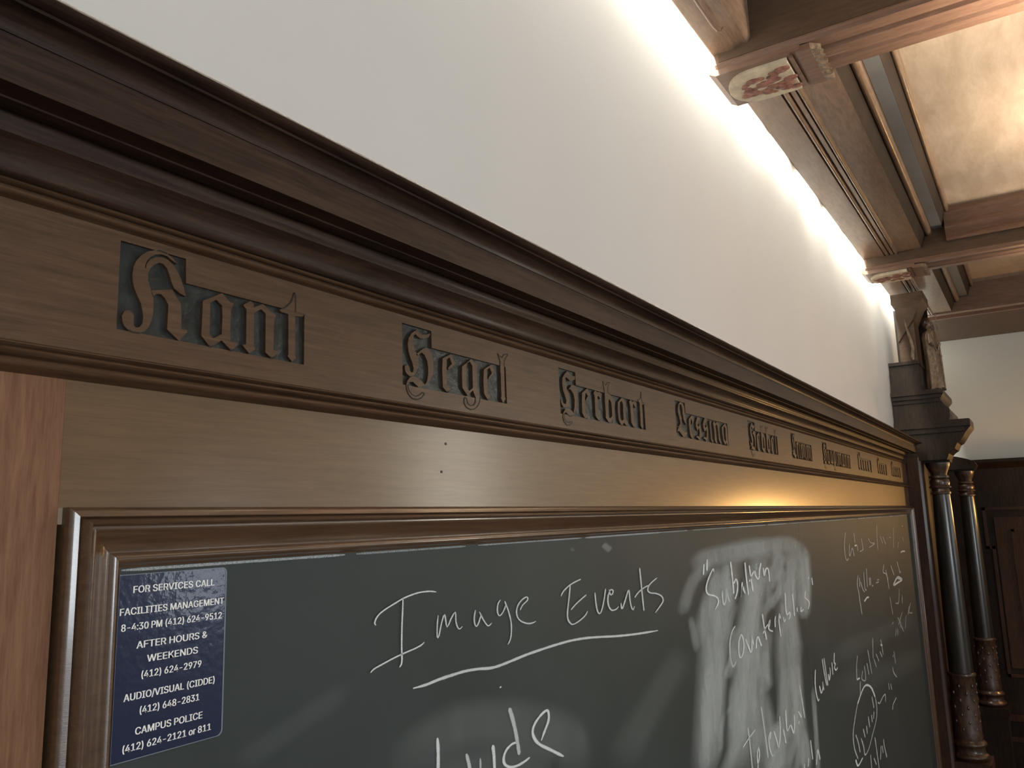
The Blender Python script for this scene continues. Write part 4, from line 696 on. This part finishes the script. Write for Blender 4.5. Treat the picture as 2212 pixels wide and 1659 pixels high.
def text_line(s, ya, yb, zb, cap):
    cu = bpy.data.curves.new('text', 'FONT'); cu.body = s; cu.size = 1; cu.offset = 0; cu.font = FONT; cu.resolution_u = 3
    o = bpy.data.objects.new('text', cu); C.objects.link(o); bpy.context.view_layer.update()
    dg = bpy.context.evaluated_depsgraph_get(); me = bpy.data.meshes.new_from_object(o.evaluated_get(dg))
    xs = [v.co.x for v in me.vertices]; x0, x1 = min(xs), max(xs); hcap = .727
    mb = MB(); mb.add([(.0039, ya+(v.co.x-x0)/(x1-x0)*(yb-ya), zb+v.co.y/hcap*cap) for v in me.vertices], [tuple(p.vertices) for p in me.polygons])
    b0 = list(mb.v); f0 = list(mb.f)
    for k, d in enumerate((-.00042, .00042)): mb.add([(x+.00002*(k+1), y+d, z) for x, y, z in b0], f0)
    bpy.data.objects.remove(o); bpy.data.curves.remove(cu)
    return mb
for s_, ya, yb, zb, cap in STICKER:
    text_line(s_, ya, yb, zb, .0124).build('printed_line', white_ink, stk, smooth=0, fix=False)['label'] = 'white line of print reading %s' % s_.replace('&', 'and')

# ------------------------------------------------------------------ coffered ceiling
ZC = 2.0
struct(MB().box(.43, PR, YB, YE, 2.27, 2.34).build('ceiling', ceil_panel, smooth=0), 'figured wooden ceiling panels set deep between beams')
struct(MB().box(-.06, .43, YB, YE, 2.40, 2.6).build('trim_5', ceil_wood, smooth=0))
def side_mould(y0, y1, k):
    pr_ = [(0, ZC), (.10, ZC), (.13, ZC-.004), (.155, ZC-.004), (.160, ZC+.012)] + arc(.176, ZC+.002, .012, .012, 180, 360, 8) + [(.190, ZC+.014), (.196, ZC+.014), (.200, ZC-.002), (.222, ZC-.004), (.226, ZC+.012)] + arc(.240, ZC+.002, .011, .011, 180, 360, 8) + [(.256, ZC+.006), (.422, ZC+.006), (.458, ZC+.105)] + arc(.482, ZC+.115, .024, .026, 180, 380, 10) + [(.505, ZC+.140), (.583, ZC+.140), (.612, ZC+.235)] + arc(.628, ZC+.245, .016, .018, 180, 380, 8) + [(.65, ZC+.275), (.65, ZC+.33), (.40, ZC+.33), (.40, ZC+.06), (0, ZC+.06)]
    o = struct(MB().along_y(pr_, y0, y1).build('trim_%d' % k, ceil_wood, smooth=35), 'stepped wooden moulding of the ceiling along the white wall')
    MB().box(.508, .582, y0+.002, y1-.002, ZC+.1375, ZC+.141).build('painted_band', bluegrey, o, smooth=0)['label'] = 'blue grey painted band'
    MB().along_y([(.4232, ZC+.0065), (.4602, ZC+.104), (.457, ZC+.106), (.420, ZC+.0085)], y0+.002, y1-.002).build('shade_band', darkband, o, smooth=0)['label'] = 'sloping band with its shade put into the colour'  # darker strips imitate shade on the two sloping faces
    MB().along_y([(.5842, ZC+.1395), (.6142, ZC+.2345), (.611, ZC+.2365), (.581, ZC+.1415)], y0+.002, y1-.002).build('shade_band', darkband, o, smooth=0)['label'] = 'upright band with its shade put into the colour'
    return o
side_mould(3.60, 6.86, 1); side_mould(7.18, 9.32, 2)
struct(MB().along_p([(9.32, 2.34), (9.32, 2.05), (9.34, 2.02), (9.35, 1.995), (9.44, 1.995), (9.45, 2.01), (9.54, 2.01), (9.56, 1.985), (9.60, 1.985), (9.62, 2.0), (9.62, 2.34)], 0, PR).build('trim_6', beam_wood, smooth=30), 'moulded wooden edge of the ceiling panel nearest the end wall')
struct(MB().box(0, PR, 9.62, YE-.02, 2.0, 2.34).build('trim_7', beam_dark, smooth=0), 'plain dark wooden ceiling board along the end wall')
pr0 = [(0, ZC), (.09, ZC), (.10, ZC+.008), (.15, ZC+.008), (.165, ZC+.03), (.165, ZC+.33), (.10, ZC+.33), (.10, ZC+.06), (0, ZC+.06)]
struct(MB().along_y(pr0, YB, 3.30).build('trim_3', ceil_wood, smooth=35), 'plain wooden moulding of the ceiling along the white wall nearest the viewer')
orn = thing('ceiling_ornament', 'raised wooden scroll ornament on the ceiling edge at the very top of the picture', 'ornament', (.13, 2.9, ZC))
MB().tube([(.075, 2.2, ZC+.003), (.075, 3.06, ZC+.003), (.080, 3.10, ZC+.003), (.092, 3.12, ZC+.003), (.100, 3.10, ZC+.005)], [.010, .010, .010, .010, .004]).build('rod', ceil_wood, orn)
MB().ball((.150, 2.66, ZC+.03), .10, 20, 12, (.55, 2.2, .42)).ball((.185, 2.80, ZC+.03), .06, 16, 10, (.7, 1.5, .6)).build('volute', ceil_wood, orn, smooth=70)
def beam(y0, y1, zb, label, k):
    t = thing('ceiling_beam', label, 'ceiling beam', ((PR)/2, (y0+y1)/2, zb), 'ceiling beams')
    w = y1-y0
    pf = [(y0, 2.34), (y0, zb+.022), (y0+.008, zb+.012), (y0+.012, zb)] + [(y0+.05*w, zb)] + [(y0+.22*w, zb), (y0+.24*w, zb+.016), (y0+.34*w, zb+.016), (y0+.36*w, zb-.002), (y0+.46*w, zb-.010), (y0+.56*w, zb-.002), (y0+.58*w, zb+.014), (y0+.70*w, zb+.014), (y0+.72*w, zb), (y0+.93*w, zb), (y1-.004, zb+.012), (y1, zb+.02), (y1, zb+.05)]
    pf2 = [(y1, 2.34)]
    MB().along_p(pf+pf2, .0, PR).build('beam_body', beam_wood, t, smooth=30)
    MB().box(.02, PR, y0-.004, y0, zb+.03, 2.262).build('shaded_side', beam_dark, t, smooth=0)['label'] = 'side of the beam with its shade put into the colour'  # thin darker sheet imitates shade on the near beam face
    # stepped moulding where the coffer panel meets the beam
    for yy, s in ((y0, -1), (y1, 1))[1 if k == 1 else 0:]:
        q = [(yy, 2.02), (yy+s*.03, 2.02), (yy+s*.045, 2.035), (yy+s*.03, 2.06), (yy+s*.05, 2.08), (yy+s*.075, 2.12), (yy+s*.06, 2.15), (yy+s*.085, 2.19), (yy+s*.10, 2.22), (yy+s*.085, 2.27), (yy, 2.27)]
        MB().along_p(q, .60, PR).build('edge_moulding', beam_wood, t, smooth=30)
    return t
beam(3.28, 3.60, 1.93, 'wooden ceiling beam nearest the viewer, above the brightest part of the white wall', 1)
beam(6.86, 7.18, 1.90, 'wooden ceiling beam in front of the carved door surround', 2)
def bracket(y0, y1, zb, label):
    t = thing('beam_bracket', label, 'bracket', (.2, (y0+y1)/2, zb), 'painted brackets under the beam ends'); c = (y0+y1)/2; w = y1-y0
    MB().along_y([(.0, zb), (-.02, zb+.03), (-.03, zb-.010), (0, zb-.028), (.36, zb-.028), (.36, zb)], y0-.01, y1+.01).build('bracket_body', beam_wood, t, smooth=30)
    def oval(a, b2, hw, n=10):
        return [(b2, c-hw), (b2, c+hw)]+[(a+hw*.9*(1-math.sin(math.pi*i/n)), c+hw*math.cos(math.pi*i/n)) for i in range(n+1)]
    def plate(pl, z0, z1):
        n = len(pl); m_ = MB(); vs = [(p, y, z0) for p, y in pl]+[(p*1.0, y, z1) for p, y in pl]
        return m_.add(vs, [tuple(range(n)), tuple(range(2*n-1, n-1, -1))]+[(i, (i+1) % n, n+(i+1) % n, n+i) for i in range(n)])
    plate(oval(.015, .30, .44*w), zb-.028, zb-.050).build('painted_shield', cream, t, smooth=30)
    cr = MB()
    for i in range(40):
        a = random.uniform(.05, .29); hh = .30*w*min(1, (a-.0)/.12)
        cr.ball((a, c+random.uniform(-hh, hh), zb-.050), random.uniform(.010, .026), 8, 5, (1.3, .9, .35))
    cr.build('painted_crest', redpaint, t)
    MB().box(.31, .325, c-.45*w, c+.45*w, zb-.040, zb-.02).box(.34, .40, c-.52*w, c+.52*w, zb-.036, zb-.01).build('end_bar', beam_wood, t, smooth=0)
    lf = MB()
    for i in range(7):
        y = c-.52*w+1.04*w*(i+.5)/7; lf.add([(.40, y-.07*w, zb-.036), (.40, y+.07*w, zb-.036), (.44, y+.02*w, zb-.042), (.40, y-.07*w, zb-.01), (.40, y+.07*w, zb-.01), (.44, y+.02*w, zb-.015)], [(0, 1, 2), (5, 4, 3), (0, 2, 5, 3), (1, 4, 5, 2), (0, 3, 4, 1)])
    lf.build('leaf_row', figure_wood, t, smooth=0)
bracket(3.29, 3.59, 1.93, 'wooden bracket with a cream painted shield at the top of the bright white wall')
bracket(6.87, 7.17, 1.90, 'wooden bracket with gilt carving above the carved figure in the far corner')
struct(MB().along_p([(YE, 2.012), (YE-.012, 2.012), (YE-.02, 2.03), (YE-.02, 2.27), (YE-.05, 2.29), (YE-.08, 2.33), (YE, 2.33)], -.05, PR).build('trim_4', beam_wood, smooth=30), 'wooden moulding where the ceiling meets the end wall')
# lamps hidden in the gap between ceiling edge and wall
y = -3.2; k = 0
ORD = 'first second third fourth fifth sixth seventh eighth ninth tenth eleventh twelfth thirteenth fourteenth fifteenth sixteenth seventeenth eighteenth nineteenth twentieth twenty-first twenty-second twenty-third twenty-fourth twenty-fifth twenty-sixth twenty-seventh twenty-eighth twenty-ninth thirtieth'.split()
tube_mat = simple('lamp_tube_glass', (.8, .8, .75), .3)
while y < 10.5:
    L_ = random.choice((.35, .5, .65)); t = thing('cove_lamp', '%s hidden lamp tube behind the ceiling edge, counted from the near end' % ORD[k], 'lamp', (-.012, y+L_/2, 2.12), 'hidden tube lamps over the white wall')
    MB().tube([(-.008, y, 2.125), (-.008, y+L_, 2.125)], .010).build('tube', tube_mat, t)
    a = area('tube_light', (0, 0, 0), (-.10, 0, -1), .012*S, L_*S, COVE*L_/.6*random.uniform(.75, 1.3), (1, .94, .80)); a.parent = t
    a.location = W(-.018, y+L_/2, 2.108)-t.location; a.rotation_euler = (0, math.radians(6), 0)
    y += L_+random.choice((.06, .14, .26)); k += 1

# ------------------------------------------------------------------ carved door surround in the far corner
ds = thing('carved_portal', 'dark carved door surround with polished columns in the far corner beside the chalkboard', 'door surround', (.2, 8.6, Z0))
MB().along_z([(BK, 8.005), (.10, 8.005), (.12, 8.015), (.125, 8.03), (.125, 8.42), (BK, 8.42)], Z0, .45).build('pilaster', portal_red, ds, smooth=0)['label'] = 'reddish brown upright beside the board frame'
MB().box(BK, .05, 8.42, YE-.005, Z0, .45).build('back_panel', portal_wood, ds, smooth=0)
ent = [(BK, .42), (.33, .42), (.345, .45), (.35, .47), (.37, .49), (.40, .51), (.425, .56), (.45, .575), (.485, .625), (.50, .65), (.535, .69), (.54, .70), (.54, .76), (BK, .76)]
MB().along_y(ent, 8.01, 8.45).build('entablature', portal_wood, ds, smooth=25)
up = [(BK, .76), (.38, .76), (.395, .80), (.395, .86), (.36, .90), (.335, .94), (.33, .965), (.35, .985), (.36, 1.0), (.36, 1.04), (BK, 1.045)]
MB().along_y(up, 8.01, 8.86).build('upper_cornice', portal_wood, ds, smooth=25)
MB().box(BK, .20, 8.01, 8.45, 1.045, 1.09).box(BK, .19, 8.03, 8.42, 1.09, 1.29).box(BK, .20, 8.01, 8.44, 1.29, 1.32).build('figure_plinth', portal_wood, ds, smooth=0)
MB().box(.05, .19, 8.03, 8.40, 1.32, 1.86).along_y([(.05, 1.5), (.05, 1.85), (.02, 1.86), (.02, 1.95), (.29, 1.95), (.29, 1.88), (.25, 1.84), (.19, 1.7)], 8.01, 8.42).build('upper_pilaster', beam_dark, ds, smooth=25)
MB().tube([(.11, 8.025, 1.82), (.125, 8.02, 1.65), (.15, 8.02, 1.52), (.165, 8.02, 1.44), (.15, 8.02, 1.36), (.16, 8.02, 1.33)], [.012, .012, .014, .016, .018, .01]).build('carved_strap', figure_wood, ds)
def column(y, p, zp):
    sh = MB().lathe(p, y, [(.094, -1.40), (.092, -1.0), (.086, -.5), (.078, 0), (.073, .13)], 40).build('column', column_wood, ds)
    MB().lathe(p, y, [(.11, -1.93), (.114, -1.90), (.108, -1.87), (.104, -1.6), (.100, -1.43), (.108, -1.42), (.112, -1.408), (.108, -1.395), (.095, -1.39)], 40).build('carved_drum', carved_wood, sh, smooth=50)
    cv_ = MB()
    for i in range(7):
        for k in range(6):
            a = k*1.047+(i % 2)*.52+.3; z = -1.84+.058*i; r_ = .102; cv_.ball((p+r_*math.cos(a), y+r_*math.sin(a), z), .017, 8, 5, (.6, .6, 1.1))
    cv_.build('leaf_carving', carved_wood, sh)
    MB().lathe(p, y, [(.118, -2.09)]+[(.122+.020*math.sin(math.pi*i/6), -2.085+.05*i/6) for i in range(7)]+[(.118, -2.03), (.115, -1.99)]+[(.118+.016*math.sin(math.pi*i/6), -1.985+.045*i/6) for i in range(7)]+[(.112, -1.93)], 40).build('base', carved_wood, sh, smooth=50)
    MB().lathe(p, y, [(.073, .12), (.082, .125), (.084, .14), (.074, .15), (.070, .172), (.088, .180), (.090, .188), (.078, .20), (.084, .225), (.078, .25), (.066, .258), (.082, .268), (.080, .285), (.066, .292), (.070, .31), (.088, .35), (.098, .38), (.10, .40)], 40).build('capital', carved_wood, sh, smooth=50)
    MB().box(p-.11, p+.11, y-.11, y+.11, .40, .42).build('abacus', portal_wood, sh, smooth=0)
    MB().box(p-.16, p+.16, y-.16, y+.16, -2.17, -2.09).box(p-.14, p+.14, y-.14, y+.14, -2.9, -2.17).box(p-.17, p+.17, y-.17, y+.17, Z0, -2.9).build('pedestal', portal_red if y < 9 else portal_wood, sh, smooth=0)
column(8.19, .235, 0); column(10.42, .285, 0)
MB().along_y([(.04, .42), (.40, .42), (.42, .46), (.40, .50), (.34, .53), (.24, .56), (.04, .60)], 10.28, 10.60).build('capital_block', portal_wood, ds, smooth=25)
for a, b2, yy, pp in ((1.0, 1.04, 7.955, .355), (.965, 1.0, 7.975, .345), (.93, .965, 7.995, .325), (.70, .76, 7.97, .535), (.655, .70, 7.99, .495)):
    MB().box(BK, pp, yy, 8.02, a, b2).build('moulding_return', portal_wood, ds, smooth=0)
MB().box(-.02, .27, 8.455, 8.49, 1.05, 1.90).build('niche_board', portal_wood, ds, smooth=0)
# carved figure: one skinned body in a robe
fg = thing('carved_figure', 'small carved wooden robed figure standing on the dark door surround under the ceiling', 'carving', (.30, 8.16, 1.045))
rb = MB(); prof_r = [(.078, 1.05), (.076, 1.10), (.066, 1.25), (.064, 1.38), (.068, 1.48), (.070, 1.54), (.058, 1.585), (.024, 1.605), (.022, 1.62)]
n = 36; vs = []; fs = []
for j, (r_, z) in enumerate(prof_r):
    for k in range(n):
        t = 2*math.pi*k/n; f = 1+(.16*math.sin(6*t+j*.5) if j < 4 else .05*math.sin(6*t)); vs.append((.295+r_*f*math.cos(t)*.85+.006*math.sin(j), 8.16+r_*f*math.sin(t)*1.15, z))
for j in range(len(prof_r)-1):
    for k in range(n): fs.append((j*n+k, j*n+(k+1) % n, (j+1)*n+(k+1) % n, (j+1)*n+k))
fs.append(tuple(range(n-1, -1, -1))); fs.append(tuple((len(prof_r)-1)*n+k for k in range(n)))
rb.add(vs, fs); rb.ball((.290, 8.16, 1.665), .040, 18, 12, (.95, .85, 1.25)); rb.ball((.327, 8.16, 1.662), .008, 8, 6, (1, .7, 1.3))
rb.tube([(.295, 8.095, 1.55), (.305, 8.07, 1.47), (.345, 8.09, 1.41), (.365, 8.12, 1.45)], [.024, .022, .018, .014]).tube([(.295, 8.225, 1.55), (.315, 8.24, 1.46), (.35, 8.22, 1.38), (.36, 8.19, 1.36)], [.024, .022, .018, .014])
rb.ball((.367, 8.125, 1.462), .016, 10, 7, (.8, .9, 1.3)); rb.ball((.362, 8.185, 1.358), .016, 10, 7, (.9, 1.1, .9))
rb.build('robed_body', figure_wood, fg, smooth=60)
hr = MB().ball((.278, 8.16, 1.678), .044, 16, 10, (.9, .95, 1.15)); hr.tube([(.318, 8.16, 1.645), (.326, 8.16, 1.61), (.322, 8.16, 1.575)], [.018, .018, .006]); hr.build('hair', carved_wood, fg)
MB().tube([(.375, 8.13, 1.06), (.367, 8.125, 1.46), (.362, 8.12, 1.74)], .007).build('staff', figure_wood, fg)
MB().lathe(.295, 8.16, [(.085, 1.045), (.085, 1.058), (.075, 1.066)], 24).build('pedestal', portal_wood, fg)

# ------------------------------------------------------------------ end wall wainscot
we = thing('end_wainscot', 'dark wooden wainscot with eared panel mouldings on the end wall', 'wainscot', (3, YE, Z0))
MB().box(.055, 6.7, YE-.04, YE, Z0, .46).build('panelling', portal_wood, we, smooth=0)
MB().along_p([(YE, .44), (YE-.05, .44), (YE-.06, .455), (YE-.085, .475), (YE-.10, .505), (YE-.11, .51), (YE-.11, .545), (YE, .545)], .055, 6.7).build('cap_moulding', portal_wood, we, smooth=25)
def strip(pts, w, d, name, m_=None):
    mb = MB()
    for (a, za), (b2, zb) in zip(pts, pts[1:]):
        p0, p1 = min(a, b2), max(a, b2); q0, q1 = min(za, zb), max(za, zb)
        mb.box(p0-w, p1+w, YE-.04-d, YE-.03, q0-w, q1+w)
    return mb.build(name, m_ or portal_wood, we, smooth=0)
def eared(x0, x1):
    strip([(x0, -.02), (x0, -.46), (x0+.055, -.46), (x0+.055, -1.86), (x1-.055, -1.86), (x1-.055, -.46), (x1, -.46), (x1, -.02), (x0, -.02)], .016, .035, 'panel_moulding', portal_red)
    MB().box(x0+.09, x1-.09, YE-.06, YE-.03, -1.78, -.12).build('raised_field', portal_red, we, smooth=0)
    strip([(x0+.26, -.27), (x0+.26, -1.6), (x1-.26, -1.6), (x1-.26, -.27), (x0+.26, -.27)], .014, .03, 'field_moulding', portal_red)
eared(.40, 1.75); eared(2.15, 3.5); eared(3.9, 5.25)
MB().box(.06, 6.7, YE-.09, YE-.03, -2.34, -2.28).box(.10, 6.7, YE-.075, YE-.03, -2.56, -2.51).build('dado_rail', portal_red, we, smooth=0)

# ------------------------------------------------------------------ lamps of the room
glass, ns, ln, b = mat('glowing_amber_glass', .3, .5, color=(1, .75, .4)); b.inputs['Emission Color'].default_value = (1, .60, .22, 1); b.inputs['Emission Strength'].default_value = 18
brass, *_ = mat('aged_brass', .3, .5, color=(.5, .35, .14), metallic=1)
def lamp(name, label, p, y, z, power, color, rad, hang):
    t = thing(name, label, 'lamp', (p, y, z-.15))
    MB().ball((p, y, z), .10, 18, 12).build('glass_globe', glass, t)
    m_ = MB()
    if hang: m_.tube([(p, y, z+.09), (p, y, 2.26)], .012).lathe(p, y, [(.09, 2.22), (.07, 2.26)], 20)
    else: m_.tube([(p, y, z-.10), (p, y+.15, z-.16), (p, YE-.02, z-.10)], .02).lathe(p, y, [(.02, z-.14), (.06, z-.09)], 20)
    m_.build('holder', brass, t)
    l = bpy.data.lights.new('bulb', 'POINT'); l.energy = power; l.color = color; l.shadow_soft_size = rad
    o = bpy.data.objects.new('bulb', l); C.objects.link(o); o.parent = t; o.location = W(p, y, z-.15)-t.location+Vector((0, 0, -.02))
lamp('wall_sconce', 'amber glass wall lamp on the end wall', 2.15, YE-.35, .23, SCONCE, (1, .53, .16), .06, False)
def bowl(label, p, y, z, power, top=1.94):
    t = thing('pendant_bowl', label, 'lamp', (p, y, z), 'hanging brass uplight bowls')
    MB().lathe(p, y, [(.02, z-.16), (.10, z-.14), (.17, z-.08), (.21, z), (.205, z), (.165, z-.07), (.10, z-.125), (.02, z-.14)], 28).build('bowl', brass, t)
    m_ = MB()
    for k in range(3): m_.tube([(p+.20*math.cos(k*2.09), y+.20*math.sin(k*2.09), z), (p, y, top)], .006)
    m_.build('chain', brass, t)
    l = bpy.data.lights.new('uplight', 'SPOT'); l.energy = power; l.color = (1, .83, .64); l.shadow_soft_size = .06; l.spot_size = math.radians(165); l.spot_blend = .5
    o = bpy.data.objects.new('uplight', l); C.objects.link(o); o.parent = t; o.location = (0, 0, .02); o.rotation_euler = (math.pi, 0, 0)
bowl('brass uplight bowl hanging on chains under the nearer ceiling beam', 1.55, 3.44, 1.50, PEND*1.3)
bowl('unseen brass uplight bowl added to brighten the nearer ceiling panel', 1.9, 5.3, 1.72, PEND*PANK, 2.26)  # extra bowl, added only to brighten the ceiling panel
bowl('brass uplight bowl hanging on chains under the ceiling beam by the carved portal', 1.65, 7.02, 1.47, PEND*.45)
bpy.context.view_layer.update()
